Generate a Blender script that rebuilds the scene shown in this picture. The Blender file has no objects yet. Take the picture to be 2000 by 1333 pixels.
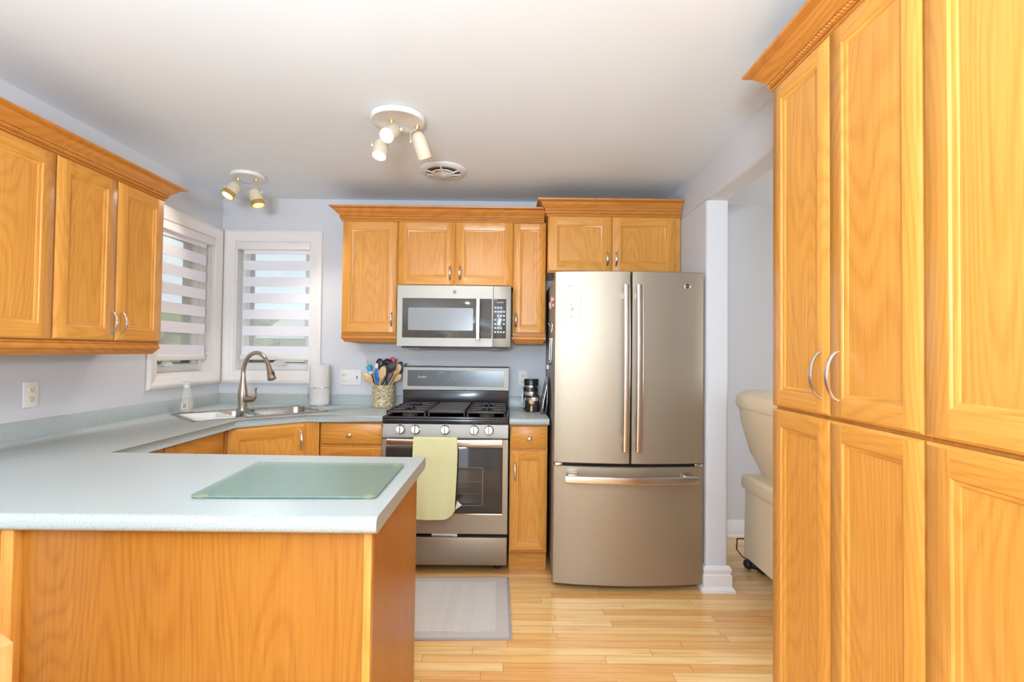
import bpy, bmesh, math, random
from mathutils import Vector, Matrix
from mathutils.geometry import tessellate_polygon
S = bpy.context.scene
COL = S.collection
PI = math.pi
R = math.radians
random.seed(7)

# ------------------------------------------------------------ camera, light, exposure
def make_camera():
    yaw, pitch, roll = R(-0.2), R(1.2), R(-0.65)
    cy, sy, cp, sp, cr, sr = math.cos(yaw), math.sin(yaw), math.cos(pitch), math.sin(pitch), math.cos(roll), math.sin(roll)
    fw = Vector((-sy*cp, cy*cp, sp)); rt = Vector((cy, sy, 0)); dn = fw.cross(rt)
    r2 = cr*rt + sr*dn; d2 = -sr*rt + cr*dn
    cam = bpy.data.cameras.new('camera'); o = bpy.data.objects.new('camera', cam); COL.objects.link(o)
    m = Matrix((r2, -d2, -fw)).transposed().to_4x4(); m.translation = Vector((0, 0, 1.305))
    o.matrix_world = m
    cam.sensor_width = 36; cam.lens = 18; cam.clip_start = 0.02; cam.clip_end = 200
    S.camera = o
make_camera()
S.view_settings.view_transform = 'Standard'; S.view_settings.look = 'None'
S.view_settings.gamma = 1; S.view_settings.exposure = 0.61; S.view_settings.use_curve_mapping = False
W = bpy.data.worlds.new('world'); S.world = W; W.use_nodes = True
W.node_tree.nodes['Background'].inputs[0].default_value = (0.72, 0.87, 1.0, 1)
W.node_tree.nodes['Background'].inputs[1].default_value = 0.85
def lamp(name, kind, loc, energy, color=(1, 1, 1), rot=(0, 0, 0), **kw):
    l = bpy.data.lights.new(name, kind); l.energy = energy; l.color = color
    for k, v in kw.items(): setattr(l, k, v)
    o = bpy.data.objects.new(name, l); COL.objects.link(o); o.location = loc; o.rotation_euler = rot
    return o
# camera flash just above the lens
lamp('camera_flash', 'POINT', (-0.06, -0.06, 1.53), 18, (0.90, 0.95, 1.0), shadow_soft_size=0.035)
# flash head bounced off the ceiling behind the photographer
lamp('bounce_flash', 'AREA', (-0.3, -1.1, 1.5), 146, (0.68, 0.84, 1.0), (R(165), 0, 0), shape='DISK', size=0.6)
# daylight through the patio door in the rear wall
lamp('patio_daylight', 'AREA', (-0.9, -3.0, 1.15), 27, (0.86, 0.93, 1.0), (R(90), 0, 0), shape='RECTANGLE', size=2.2, size_y=2.0)
# fill lamp added out of view to brighten the next room, no window behind it
lamp('next_room_fill', 'AREA', (4.3, 1.6, 1.3), 38, (0.92, 0.96, 1.0), (0, R(90), 0), shape='RECTANGLE', size=1.6, size_y=1.6)
lamp('sun', 'SUN', (-5, -5, 10), 1.9, (1, 0.97, 0.9), (R(38), R(12), R(25)), angle=R(1))

# ------------------------------------------------------------ materials
def rgb(r, g, b):
    f = lambda c: (c/255/12.92) if c/255 <= .04045 else ((c/255+.055)/1.055)**2.4
    return (f(r), f(g), f(b), 1)
class N:
    def __init__(s, name):
        s.m = bpy.data.materials.new(name); s.m.use_nodes = True; s.t = s.m.node_tree
        s.b = s.t.nodes['Principled BSDF']; s.out = s.t.nodes['Material Output']
    def n(s, typ, **kw):
        o = s.t.nodes.new(typ)
        for k, v in kw.items():
            if k.startswith('i_'): o.inputs[k[2:].replace('_', ' ')].default_value = v
            else: setattr(o, k, v)
        return o
    def l(s, a, b): s.t.links.new(a, b)
    def mth(s, op, a, b=None, c=None):
        o = s.n('ShaderNodeMath', operation=op)
        for i, v in enumerate((a, b, c)):
            if v is None: continue
            if isinstance(v, (int, float)): o.inputs[i].default_value = v
            else: s.l(v, o.inputs[i])
        return o.outputs[0]
    def mix(s, f, a, b):
        o = s.n('ShaderNodeMix', data_type='RGBA')
        for i, v in ((0, f), (6, a), (7, b)):
            if isinstance(v, (int, float, tuple)): o.inputs[i].default_value = v
            else: s.l(v, o.inputs[i])
        return o.outputs[2]
    def ramp(s, f, stops):
        o = s.n('ShaderNodeValToRGB'); e = o.color_ramp.elements
        while len(e) < len(stops): e.new(0.5)
        for k, (p, c) in enumerate(stops): e[k].position = p; e[k].color = c if isinstance(c, tuple) else (c, c, c, 1)
        s.l(f, o.inputs[0]); return o.outputs[0]
    def bump(s, h, st, dist=0.002):
        o = s.n('ShaderNodeBump', i_Strength=st, i_Distance=dist); s.l(h, o.inputs['Height']); s.l(o.outputs[0], s.b.inputs['Normal'])
    def obj(s, rand=True):
        tc = s.n('ShaderNodeTexCoord')
        if not rand: return tc.outputs['Object']
        oi = s.n('ShaderNodeObjectInfo'); v = s.n('ShaderNodeVectorMath', operation='MULTIPLY_ADD')
        v.inputs[1].default_value = (1, 1, 1)
        cx = s.n('ShaderNodeCombineXYZ'); r = s.mth('MULTIPLY', oi.outputs['Random'], 37.0)
        s.l(r, cx.inputs[0]); s.l(s.mth('MULTIPLY', oi.outputs['Random'], 91.0), cx.inputs[1]); s.l(r, cx.inputs[2])
        s.l(tc.outputs['Object'], v.inputs[0]); s.l(cx.outputs[0], v.inputs[2]); return v.outputs[0]
    def scale(s, v, sc):
        m = s.n('ShaderNodeVectorMath', operation='MULTIPLY'); s.l(v, m.inputs[0]); m.inputs[1].default_value = sc; return m.outputs[0]
    def noise(s, v, sc, det=2, rough=.5, dist=0):
        o = s.n('ShaderNodeTexNoise'); s.l(v, o.inputs['Vector'])
        o.inputs['Scale'].default_value = sc; o.inputs['Detail'].default_value = det; o.inputs['Roughness'].default_value = rough; o.inputs['Distortion'].default_value = dist
        return o.outputs[0]
    def set(s, **kw):
        for k, v in kw.items(): s.b.inputs[k.replace('_', ' ')].default_value = v
        return s
def plain(name, c, rough=.5, metal=0, **kw):
    q = N(name); q.set(Base_Color=c, Roughness=rough, Metallic=metal, **kw); return q.m
def oak(name, axis, light, mid, dark, ring=1.0, rough=.34):
    q = N(name); v = q.obj()
    st = [1.0, 1.0, 1.0]; st['xyz'.index(axis)] = 0.07
    vs = q.scale(v, tuple(st))
    # growth rings: a bent, stretched noise field sliced into bands gives the arched flat-sawn figure
    rg_ = [1.0, 1.0, 1.0]; rg_['xyz'.index(axis)] = .17
    n1 = q.noise(q.scale(v, tuple(rg_)), 4.6*ring, 1, .35, .15)
    bands = q.mth('SINE', q.mth('MULTIPLY', n1, 170.0))
    b2 = q.mth('POWER', q.mth('MULTIPLY_ADD', bands, .5, .5), 2.2)
    fs = [320.0, 320.0, 320.0]; fs['xyz'.index(axis)] = 7.0
    pores = q.noise(q.scale(v, tuple(fs)), 1.0, 2, .6)
    fs2 = [130.0, 130.0, 130.0]; fs2['xyz'.index(axis)] = 2.2
    streak = q.noise(q.scale(v, tuple(fs2)), 1.0, 3, .6)
    big = q.noise(q.scale(v, tuple(a*2.2 for a in st)), 1.0, 1)
    f = q.mth('ADD', q.mth('MULTIPLY', b2, .15), q.mth('MULTIPLY', streak, .56))
    f = q.mth('ADD', f, q.mth('MULTIPLY', big, .35))
    c = q.ramp(f, [(.30, light), (.60, mid), (.95, dark)])
    p = q.ramp(pores, [(.30, .74), (.47, 1.0)])
    m = q.n('ShaderNodeMix', data_type='RGBA', blend_type='MULTIPLY'); m.inputs[0].default_value = .55
    q.l(c, m.inputs[6]); q.l(p, m.inputs[7]); q.l(m.outputs[2], q.b.inputs['Base Color'])
    q.set(Roughness=rough, Coat_Weight=.15, Coat_Roughness=.22, Specular_IOR_Level=.35)
    q.bump(pores, .12, .0006)
    return q.m
OL, OM, OD = (.72, .335, .066, 1), (.61, .255, .040, 1), (.43, .150, .020, 1)
OAKZ = oak('oak_upright_grain', 'z', OL, OM, OD)
OAKX = oak('oak_level_grain', 'x', OL, OM, OD)
CROWN = oak('crown_oak', 'x', (.63, .265, .052, 1), (.53, .195, .030, 1), (.36, .115, .015, 1))
CROWNY = oak('crown_oak_side_run', 'y', (.63, .265, .052, 1), (.53, .195, .030, 1), (.36, .115, .015, 1))
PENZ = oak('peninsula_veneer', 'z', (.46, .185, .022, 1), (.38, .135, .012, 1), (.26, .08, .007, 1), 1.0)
CHAIRW = oak('chair_wood', 'z', (.66, .36, .13, 1), (.58, .28, .085, 1), (.44, .18, .045, 1))
BEECH = oak('utensil_wood', 'z', (.78, .53, .28, 1), (.68, .42, .19, 1), (.52, .29, .12, 1), 3)
DARKBODY = plain('cabinet_shadow_gap', (.14, .06, .02, 1), .7)
def wallmat(name, c, rough=.6, bump=.05):
    q = N(name); v = q.obj(False); n = q.noise(v, 160, 3, .6)
    q.l(q.mix(q.noise(v, .8, 2), tuple(a*.985 for a in c[:3])+(1,), c), q.b.inputs['Base Color'])
    q.set(Roughness=rough); q.bump(n, bump, .001); return q.m
WALL = wallmat('lavender_wall_paint', (.635, .635, .655, 1))
CEIL = wallmat('ceiling_paint', (.775, .825, .88, 1), .8)
TRIM = plain('white_trim_paint', (.80, .755, .72, 1), .38)
TRIMW = plain('white_baseboard_paint', (.78, .76, .76, 1), .4)
def floor_mat():
    q = N('oak_strip_flooring'); tc = q.n('ShaderNodeTexCoord'); sx = q.n('ShaderNodeSeparateXYZ'); q.l(tc.outputs['Object'], sx.inputs[0])
    X, Y = sx.outputs[0], sx.outputs[1]
    wd, ln = .0572, .78
    yr = q.mth('DIVIDE', Y, wd); row = q.mth('FLOOR', yr); fy = q.mth('FRACT', yr)
    w1 = q.n('ShaderNodeTexWhiteNoise', noise_dimensions='1D'); q.l(row, w1.inputs['W'])
    xs = q.mth('ADD', q.mth('DIVIDE', X, ln), q.mth('MULTIPLY', w1.outputs[0], 13.7)); idn = q.mth('FLOOR', xs); fx = q.mth('FRACT', xs)
    cc = q.n('ShaderNodeCombineXYZ'); q.l(row, cc.inputs[0]); q.l(idn, cc.inputs[1])
    w2 = q.n('ShaderNodeTexWhiteNoise', noise_dimensions='2D'); q.l(cc.outputs[0], w2.inputs['Vector'])
    rnd = w2.outputs[0]
    base = q.ramp(rnd, [(0, (.78, .39, .115, 1)), (.3, (.85, .49, .175, 1)), (.65, (.90, .57, .22, 1)), (1, (.92, .62, .27, 1))])
    g = q.n('ShaderNodeCombineXYZ'); q.l(q.mth('ADD', q.mth('MULTIPLY', X, 2.2), q.mth('MULTIPLY', rnd, 60)), g.inputs[0]); q.l(q.mth('MULTIPLY', Y, 38), g.inputs[1])
    gr = q.noise(g.outputs[0], 1.0, 3, .6, .6)
    col = q.mix(q.ramp(gr, [(.45, 0.0), (.75, .5)]), base, (.50, .20, .055, 1))
    e1 = q.mth('LESS_THAN', q.mth('ABSOLUTE', q.mth('SUBTRACT', fy, .5)), .478)
    e2 = q.mth('LESS_THAN', q.mth('ABSOLUTE', q.mth('SUBTRACT', fx, .5)), .4982)
    e = q.mth('MULTIPLY', e1, e2)
    col = q.mix(q.mth('MULTIPLY', q.mth('SUBTRACT', 1, e), .6), col, (.30, .11, .03, 1))
    q.l(col, q.b.inputs['Base Color']); q.set(Roughness=.24, Coat_Weight=.3, Coat_Roughness=.12)
    q.bump(e, .25, .001); return q.m
FLOOR = floor_mat()
def laminate():
    q = N('speckled_laminate'); v = q.obj(False)
    a = q.noise(v, 330, 2, .7); b = q.noise(v, 170, 2, .6)
    c = q.ramp(a, [(.33, (.245, .305, .30, 1)), (.47, (.39, .43, .415, 1)), (.62, (.455, .485, .462, 1)), (.75, (.57, .58, .55, 1))])
    c2 = q.mix(q.ramp(b, [(.55, 0.0), (.70, .35)]), c, (.36, .47, .50, 1))
    q.l(c2, q.b.inputs['Base Color']); q.set(Roughness=.33); return q.m
LAM = laminate()
def metal(name, c, rough, stretch=None, aniso=.05, met=1.0):
    q = N(name); q.set(Base_Color=c, Metallic=met, Roughness=rough)
    if stretch:
        n = q.noise(q.scale(q.obj(False), stretch), 1, 2, .6)
        q.l(q.mth('MULTIPLY_ADD', n, aniso*2, rough-aniso), q.b.inputs['Roughness'])
        q.bump(n, .03, .0003)
    return q.m
SLATE = metal('slate_metal_finish', (.40, .34, .262, 1), .46, (4, 4, 420), .05, .85)
SLATEL = metal('light_stainless_finish', (.34, .315, .275, 1), .5, (4, 4, 420), .05, .75)
NICK = metal('satin_nickel', (.76, .72, .68, 1), .24)
HANDLE = metal('polished_handle_metal', (.66, .61, .55, 1), .24, (300, 300, 4), .05)
FAUC = metal('brushed_nickel_faucet', (.52, .44, .36, 1), .26)
CHROME = metal('chrome', (.85, .85, .85, 1), .08)
SINKM = metal('sink_stainless', (.44, .42, .385, 1), .28, (200, 4, 4), .06)
BRASS = metal('polished_brass', (.85, .58, .18, 1), .15)
IRON = plain('cast_iron', (.055, .046, .040, 1), .45)
BLACKG = plain('black_enamel', (.022, .022, .024, 1), .16)
BLACKP = plain('black_plastic', (.018, .018, .02, 1), .35)
DGLASS = plain('dark_oven_glass', (.045, .038, .034, 1), .05)
MWGLASS = plain('microwave_glass', (.10, .095, .09, 1), .05)
MWMESH = plain('microwave_window_mesh', (.22, .225, .23, 1), .22)
PANELG = plain('control_panel_glass', (.055, .055, .056, 1), .2)
CREAM = plain('cream_enamel', (.64, .56, .42, 1), .3)
WHITEP = plain('white_plastic', (.74, .72, .69, 1), .35)
IVORY = plain('ivory_plastic', (.78, .71, .54, 1), .4)
PINKY = plain('off_white_cover', (.80, .755, .74, 1), .4)
GREY = plain('grey_plastic', (.25, .25, .26, 1), .4)
TEXTW = plain('pale_print', (.75, .76, .76, 1), .5)
TEXTG = plain('faint_grey_print', (.30, .31, .31, 1), .5)
TEXTD = plain('dark_print', (.10, .10, .11, 1), .5)
SEAL = plain('window_seal_grey', (.10, .11, .12, 1), .5)
BLUE = plain('blue_silicone', (.005, .14, .52, 1), .4)
LBLUE = plain('light_blue_silicone', (.02, .42, .80, 1), .4)
NAVY = plain('navy_handle', (.02, .025, .07, 1), .4)
RED = plain('red_silicone', (.72, .015, .06, 1), .4)
NYLON = plain('black_nylon', (.030, .030, .032, 1), .38)
PINK = plain('pink_clip_plastic', (.75, .28, .24, 1), .4)
PAPER = plain('white_paper', (.74, .72, .69, 1), .7)
PAPERC = plain('cream_paper_border', (.80, .66, .50, 1), .7)
LEATHER = None
def em(name, c, st):
    q = N(name); q.set(Base_Color=c, Emission_Color=c, Emission_Strength=st); return q.m
BULB = em('lit_bulb', (1, .95, .88, 1), 3)
BULBW = em('lit_warm_bulb', (1, .86, .6, 1), 2.5)
def leather():
    q = N('cream_leather'); v = q.obj(False); n = q.noise(v, 240, 2, .6); n2 = q.noise(v, 14, 3)
    q.set(Base_Color=(.85, .72, .51, 1), Roughness=.42); q.bump(q.mth('ADD', q.mth('MULTIPLY', n, .3), n2), .3, .003); return q.m
LEATHER = leather()
def towelm():
    q = N('yellow_green_towel'); v = q.obj(False)
    w = q.n('ShaderNodeTexWave', wave_type='BANDS', bands_direction='Z'); q.l(v, w.inputs[0]); w.inputs['Scale'].default_value = 75; w.inputs['Distortion'].default_value = 1.5; w.inputs['Detail'].default_value = 1
    q.l(q.mix(w.outputs[1], (.68, .66, .33, 1), (.76, .74, .42, 1)), q.b.inputs['Base Color']); q.set(Roughness=.9)
    q.bump(q.mth('ADD', w.outputs[1], q.noise(v, 500, 2)), .5, .002); return q.m
TOWEL = towelm()
def matm():
    q = N('woven_mat_field'); v = q.obj(False)
    sx = q.n('ShaderNodeSeparateXYZ'); q.l(v, sx.inputs[0])
    r = q.mth('MULTIPLY', sx.outputs[1], 95.0); row = q.mth('FLOOR', r)
    c = q.mth('ADD', q.mth('MULTIPLY', sx.outputs[0], 72.0), q.mth('MULTIPLY', q.mth('MODULO', row, 2.0), .5))
    fx = q.mth('SUBTRACT', q.mth('FRACT', c), .5); fy = q.mth('SUBTRACT', q.mth('FRACT', r), .5)
    d = q.mth('ADD', q.mth('MULTIPLY', fx, fx), q.mth('MULTIPLY', q.mth('MULTIPLY', fy, fy), 1.6))
    w = q.n('ShaderNodeTexWhiteNoise', noise_dimensions='1D'); q.l(q.mth('FLOOR', q.mth('MULTIPLY', sx.outputs[0], 36.0)), w.inputs['W'])
    k = q.mth('LESS_THAN', d, q.mth('MULTIPLY_ADD', w.outputs[0], .035, .02))
    q.l(q.mix(k, (.66, .64, .60, 1), (.20, .17, .16, 1)), q.b.inputs['Base Color']); q.set(Roughness=.9); q.bump(k, .4, .002); return q.m
MATF = matm()
def fabricm(name, c, sc=90, bump=.3):
    q = N(name); v = q.obj(False); n = q.noise(v, sc, 3)
    q.l(q.mix(n, tuple(a*.88 for a in c[:3])+(1,), c), q.b.inputs['Base Color']); q.set(Roughness=.9); q.bump(n, bump, .002); return q.m
MATB = fabricm('mat_border', (.58, .54, .51, 1)); MATE = fabricm('mat_binding', (.40, .36, .34, 1))
def crockm():
    q = N('mosaic_crock_glaze'); v = q.obj(False)
    o = q.n('ShaderNodeTexVoronoi', feature='DISTANCE_TO_EDGE'); q.l(v, o.inputs['Vector']); o.inputs['Scale'].default_value = 120
    o2 = q.n('ShaderNodeTexVoronoi'); q.l(v, o2.inputs['Vector']); o2.inputs['Scale'].default_value = 120
    c = q.ramp(o2.outputs['Color'], [(.1, (.62, .48, .27, 1)), (.5, (.70, .58, .36, 1)), (.9, (.76, .68, .50, 1))])
    k = q.mth('LESS_THAN', o.outputs['Distance'], .085)
    gate = q.ramp(q.noise(v, 55, 1), [(.42, 0.0), (.5, 1.0)])
    q.l(q.mix(q.mth('MULTIPLY', k, gate), c, (.10, .06, .03, 1)), q.b.inputs['Base Color']); q.set(Roughness=.2); return q.m
CROCK = crockm()
def mixt(name, c, fac, rough=.5, lines=None, trans=(1, 1, 1, 1)):
    q = N(name); q.set(Base_Color=c, Roughness=rough); t = q.n('ShaderNodeBsdfTransparent'); t.inputs[0].default_value = trans
    m = q.n('ShaderNodeMixShader'); m.inputs[0].default_value = fac
    if lines:
        sx = q.n('ShaderNodeSeparateXYZ'); q.l(q.obj(False), sx.inputs[0])
        f = q.mth('FRACT', q.mth('MULTIPLY', sx.outputs[2], lines))
        q.l(q.mth('MULTIPLY_ADD', q.mth('LESS_THAN', f, .35), .20, fac), m.inputs[0])
    q.l(t.outputs[0], m.inputs[1]); q.l(q.b.outputs[0], m.inputs[2]); q.l(m.outputs[0], q.out.inputs[0]); return q.m
SHEER = mixt('sheer_blind_mesh', (.86, .86, .84, 1), .20, .9, 210)
PANE = mixt('window_pane', (.5, .6, .6, 1), .06, .02, None, (.97, .99, .98, 1))
BLINDW = N('white_blind_fabric').set(Base_Color=(.80, .78, .82, 1), Roughness=.9).m
GLASSB = mixt('frosted_green_glass', (.24, .36, .29, 1), .62, .22)
SOAPB = mixt('cloudy_soap_bottle', (.78, .77, .70, 1), .28, .12)
SOAPL = mixt('soap_liquid', (.66, .60, .44, 1), .55, .15)
PAPERT = fabricm('paper_towel', (.80, .76, .71, 1), 200, .4)
VEIL = plain('vent_dark', (.03, .03, .032, 1), .5)
LEAF = fabricm('tree_leaves', (.13, .20, .06, 1), 6, .5)
BARK = plain('bark', (.10, .07, .05, 1), .9)
LAWN = plain('lawn', (.08, .16, .04, 1), .9)
SIDING = plain('cream_siding', (.70, .64, .50, 1), .7)
ROOFM = plain('pale_roof', (.42, .41, .39, 1), .8)

# ------------------------------------------------------------ mesh builder
class MB:
    def __init__(s): s.bm = bmesh.new()
    def face(s, pts, m=0):
        f = s.bm.faces.new([s.bm.verts.new(p) for p in pts]); f.material_index = m; return f
    def box(s, x0, x1, y0, y1, z0, z1, b=0, m=0, seg=2):
        x0, x1 = min(x0, x1), max(x0, x1); y0, y1 = min(y0, y1), max(y0, y1); z0, z1 = min(z0, z1), max(z0, z1)
        g = bmesh.ops.create_cube(s.bm, size=1)['verts']
        for v in g: v.co = Vector((x0+(v.co.x+.5)*(x1-x0), y0+(v.co.y+.5)*(y1-y0), z0+(v.co.z+.5)*(z1-z0)))
        fs = {f for v in g for f in v.link_faces}
        for f in fs: f.material_index = m
        if b > 0:
            b = min(b, (x1-x0)*.49, (y1-y0)*.49, (z1-z0)*.49)
            es = list({e for v in g for e in v.link_edges})
            bmesh.ops.bevel(s.bm, geom=es, offset=b, segments=seg, affect='EDGES', profile=.5, material=-1)
        return s
    def prism(s, poly, z0, z1, m=0):
        a = [s.bm.verts.new((p[0], p[1], z0)) for p in poly]; c = [s.bm.verts.new((p[0], p[1], z1)) for p in poly]
        n = len(poly); fs = [s.bm.faces.new(a[::-1]), s.bm.faces.new(c)]
        for i in range(n): fs.append(s.bm.faces.new((a[i], a[(i+1) % n], c[(i+1) % n], c[i])))
        for f in fs: f.material_index = m
        return fs
    def rings(s, rs, m=0, closed=True, cap=True):
        vs = [[s.bm.verts.new(p) for p in r] for r in rs]; n = len(rs[0])
        for i in range(len(vs)-1):
            for j in range(n if closed else n-1):
                k = (j+1) % n
                try: f = s.bm.faces.new((vs[i][j], vs[i][k], vs[i+1][k], vs[i+1][j])); f.material_index = m
                except ValueError: pass
        if cap and closed:
            for r in (vs[0][::-1], vs[-1]):
                f = s.bm.faces.new(r); f.material_index = m
        return s
    def tube(s, pts, rad, seg=10, m=0, flat=(1, 1), up=None, mod=None):
        pts = [Vector(p) for p in pts]; n = len(pts)
        if isinstance(rad, (int, float)): rad = [rad]*n
        T = [(pts[min(i+1, n-1)]-pts[max(i-1, 0)]).normalized() for i in range(n)]
        u = Vector(up) if up else (Vector((0, 0, 1)) if abs(T[0].z) < .9 else Vector((1, 0, 0)))
        rs = []
        for i in range(n):
            u = (u - T[i]*u.dot(T[i])).normalized(); w = T[i].cross(u)
            r = []
            for k in range(seg):
                a = 2*PI*k/seg; q = rad[i]*(mod(i, a) if mod else 1)
                r.append(pts[i]+u*(math.cos(a)*q*flat[0])+w*(math.sin(a)*q*flat[1]))
            rs.append(r)
        return s.rings(rs, m)
    def cyl(s, a, b, r, r2=None, seg=24, m=0): return s.tube([a, b], [r, r if r2 is None else r2], seg, m)
    def lathe(s, prof, loc=(0, 0, 0), axis=(0, 0, 1), seg=32, m=0, sc=(1, 1), loop=False):
        A = Vector(axis).normalized(); u = A.orthogonal().normalized(); w = A.cross(u); L = Vector(loc)
        rs = [[L+A*z+(u*math.cos(2*PI*k/seg)*sc[0]+w*math.sin(2*PI*k/seg)*sc[1])*max(r, 1e-4) for k in range(seg)] for r, z in prof]
        if loop: return s.rings(rs+[rs[0]], m, cap=False)
        return s.rings(rs, m)
    def ball(s, c, r, m=0, sc=(1, 1, 1), seg=16):
        g = bmesh.ops.create_uvsphere(s.bm, u_segments=seg, v_segments=max(8, seg//2), radius=r)['verts']
        for v in g: v.co = Vector((c[0]+v.co.x*sc[0], c[1]+v.co.y*sc[1], c[2]+v.co.z*sc[2]))
        for f in {f for v in g for f in v.link_faces}: f.material_index = m
        return s
    def sweep(s, path, prof, side=1, m=0, mfun=None):
        """prof: (outward, z) closed loop, swept with mitres along an XY path; side=+1 offsets to the right of travel"""
        P = [Vector((p[0], p[1])) for p in path]; n = len(P); rs = []
        for i in range(n):
            d0 = (P[i]-P[i-1]).normalized() if i > 0 else (P[1]-P[0]).normalized()
            d1 = (P[i+1]-P[i]).normalized() if i < n-1 else d0
            n0 = Vector((d0.y, -d0.x))*side; n1 = Vector((d1.y, -d1.x))*side
            mv = (n0+n1); mv = mv/ (mv.length_squared/2) if mv.length > 1e-6 else n0
            mv = mv if i not in (0,) else n1
            if i == n-1: mv = n0
            rs.append([(P[i].x+mv.x*o, P[i].y+mv.y*o, z) for o, z in prof])
        for i in range(n-1):
            mm = mfun(P[i], P[i+1]) if mfun else m
            s.rings([rs[i], rs[i+1]], mm)
        return s
    def build(s, name, mats, parent=None, angle=38, world=True, xf=None, merge=False):
        bm = s.bm
        if xf is not None: bmesh.ops.transform(bm, matrix=xf, verts=bm.verts)
        if merge: bmesh.ops.remove_doubles(bm, verts=bm.verts, dist=1e-5)
        bmesh.ops.recalc_face_normals(bm, faces=bm.faces)
        ca = R(angle)
        for f in bm.faces: f.smooth = True
        for e in bm.edges:
            e.smooth = len(e.link_faces) == 2 and e.calc_face_angle(0) < ca
        if parent is not None and world: bmesh.ops.transform(bm, matrix=MW[parent.name].inverted(), verts=bm.verts)
        me = bpy.data.meshes.new(name); bm.to_mesh(me); bm.free()
        if not isinstance(mats, (list, tuple)): mats = [mats]
        for m in mats: me.materials.append(m)
        o = bpy.data.objects.new(name, me); COL.objects.link(o)
        if parent is not None: o.parent = parent; MW[o.name] = MW[parent.name]
        else: MW[o.name] = Matrix.Identity(4)
        return o
MW = {}
def tag(o, label=None, cat=None, group=None, kind=None):
    if label: o['label'] = label
    if cat: o['category'] = cat
    if group: o['group'] = group
    if kind: o['kind'] = kind
    return o
def thing(name, label, cat, loc=(0, 0, 0), rotz=0, group=None, rot=None):
    o = bpy.data.objects.new(name, None); COL.objects.link(o); o.empty_display_size = .05
    o.location = loc; o.rotation_euler = rot or (0, 0, rotz)
    m = (rot and Matrix.Translation(loc) @ __import__('mathutils').Euler(rot).to_matrix().to_4x4()) or Matrix.Translation(loc) @ Matrix.Rotation(rotz, 4, 'Z')
    MW[o.name] = m
    return tag(o, label, cat, group)
def single(name, mb, mats, label, cat, loc=None, group=None, **kw):
    """a thing that is one mesh; its origin goes to loc"""
    if loc is not None: bmesh.ops.translate(mb.bm, vec=-Vector(loc), verts=mb.bm.verts)
    o = mb.build(name, mats, **kw)
    if loc is not None: o.location = loc; MW[o.name] = Matrix.Translation(loc)
    return tag(o, label, cat, group)
def struct(name, mb, mats, **kw): return tag(mb.build(name, mats, **kw), kind='structure')
def text(name, body, size, mat, parent, M, ext=.0004, bold=0):
    c = bpy.data.curves.new(name, 'FONT'); c.body = body; c.size = size; c.align_x = 'CENTER'; c.align_y = 'CENTER'; c.extrude = ext; c.offset = bold
    t = bpy.data.objects.new(name, c); COL.objects.link(t)
    bpy.context.view_layer.update()
    me = bpy.data.meshes.new_from_object(t.evaluated_get(bpy.context.evaluated_depsgraph_get()))
    bpy.data.objects.remove(t); me.transform(MW[parent.name].inverted() @ M); me.materials.clear(); me.materials.append(mat)
    o = bpy.data.objects.new(name, me); COL.objects.link(o); o.parent = parent; MW[o.name] = MW[parent.name]; return o
FRONT = Matrix.Rotation(R(90), 4, 'X')          # text facing -Y
def at(x, y, z, rot=FRONT): return Matrix.Translation((x, y, z)) @ rot
def arc(n, f): return [f(i/(n-1)) for i in range(n)]

# ------------------------------------------------------------ the room
CZ, BY, LX, RX = 2.385, 3.66, -2.07, 1.09
m = MB(); m.box(-4.2, 5, -3.4, 4.0, -.05, 0); struct('floor', m, FLOOR)
m = MB(); m.box(-4.2, 5, -3.4, 4.0, CZ, CZ+.05); struct('ceiling', m, CEIL)
def wall_hole(mb, ax, a0, a1, d0, d1, h, z1=CZ, m=0):
    """wall slab along axis ax from a0 to a1, thickness d0..d1, one opening h=(b0,b1,z0,z1)"""
    b0, b1, c0, c1 = h
    for (p, q, r, t) in ((a0, b0, 0, z1), (b1, a1, 0, z1), (b0, b1, 0, c0), (b0, b1, c1, z1)):
        if q-p > 1e-4 and t-r > 1e-4:
            if ax == 'x': mb.box(p, q, d0, d1, r, t, m=m)
            else: mb.box(d0, d1, p, q, r, t, m=m)
WZ0, WZ1 = 1.14, 2.075
m = MB(); wall_hole(m, 'x', LX-.16, 1.215, BY, BY+.16, (-1.97, -1.43, WZ0, WZ1)); struct('wall_back', m, WALL)
m = MB(); wall_hole(m, 'y', -3.2, BY, LX-.16, LX, (3.0, 3.575, WZ0, WZ1)); struct('wall_left', m, WALL)
# right wall: a stub beside the fridge and the header over the wide opening, bullnose corners
m = MB()
poly = []
def rc(cx, cy, r, a0, a1, n=5): return [(cx+r*math.cos(R(a0+(a1-a0)*i/n)), cy+r*math.sin(R(a0+(a1-a0)*i/n))) for i in range(n+1)]
r = .018
m.prism(rc(RX+r, 2.842+r, r, 180, 270)+rc(1.215-r, 2.842+r, r, 270, 360)+[(1.215, BY), (RX, BY)], 0, 2.165)
pr = [(RX, CZ), (1.215, CZ)]+[(1.215-r+r*math.cos(R(a)), 2.165+r+r*math.sin(R(a))) for a in (0, -30, -60, -90)]+[(RX+r+r*math.cos(R(a)), 2.165+r+r*math.sin(R(a))) for a in (-90, -120, -150, -180)]
m.rings([[(x, y, z) for x, z in pr] for y in (1.70, BY)])
struct('wall_right', m, WALL)
m = MB(); m.box(1.49, 1.6, -3.2, 1.7, 0, CZ); m.box(1.09, 1.6, 1.675, 1.7, 0, CZ); struct('wall_behind_pantry', m, WALL)
m = MB(); m.box(1.215, 4.6, 3.69, 3.8, 0, CZ); struct('wall_far', m, WALL)
m = MB(); m.box(4.5, 4.6, -3.2, 3.69, 0, CZ); struct('wall_next_room', m, WALL)
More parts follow.
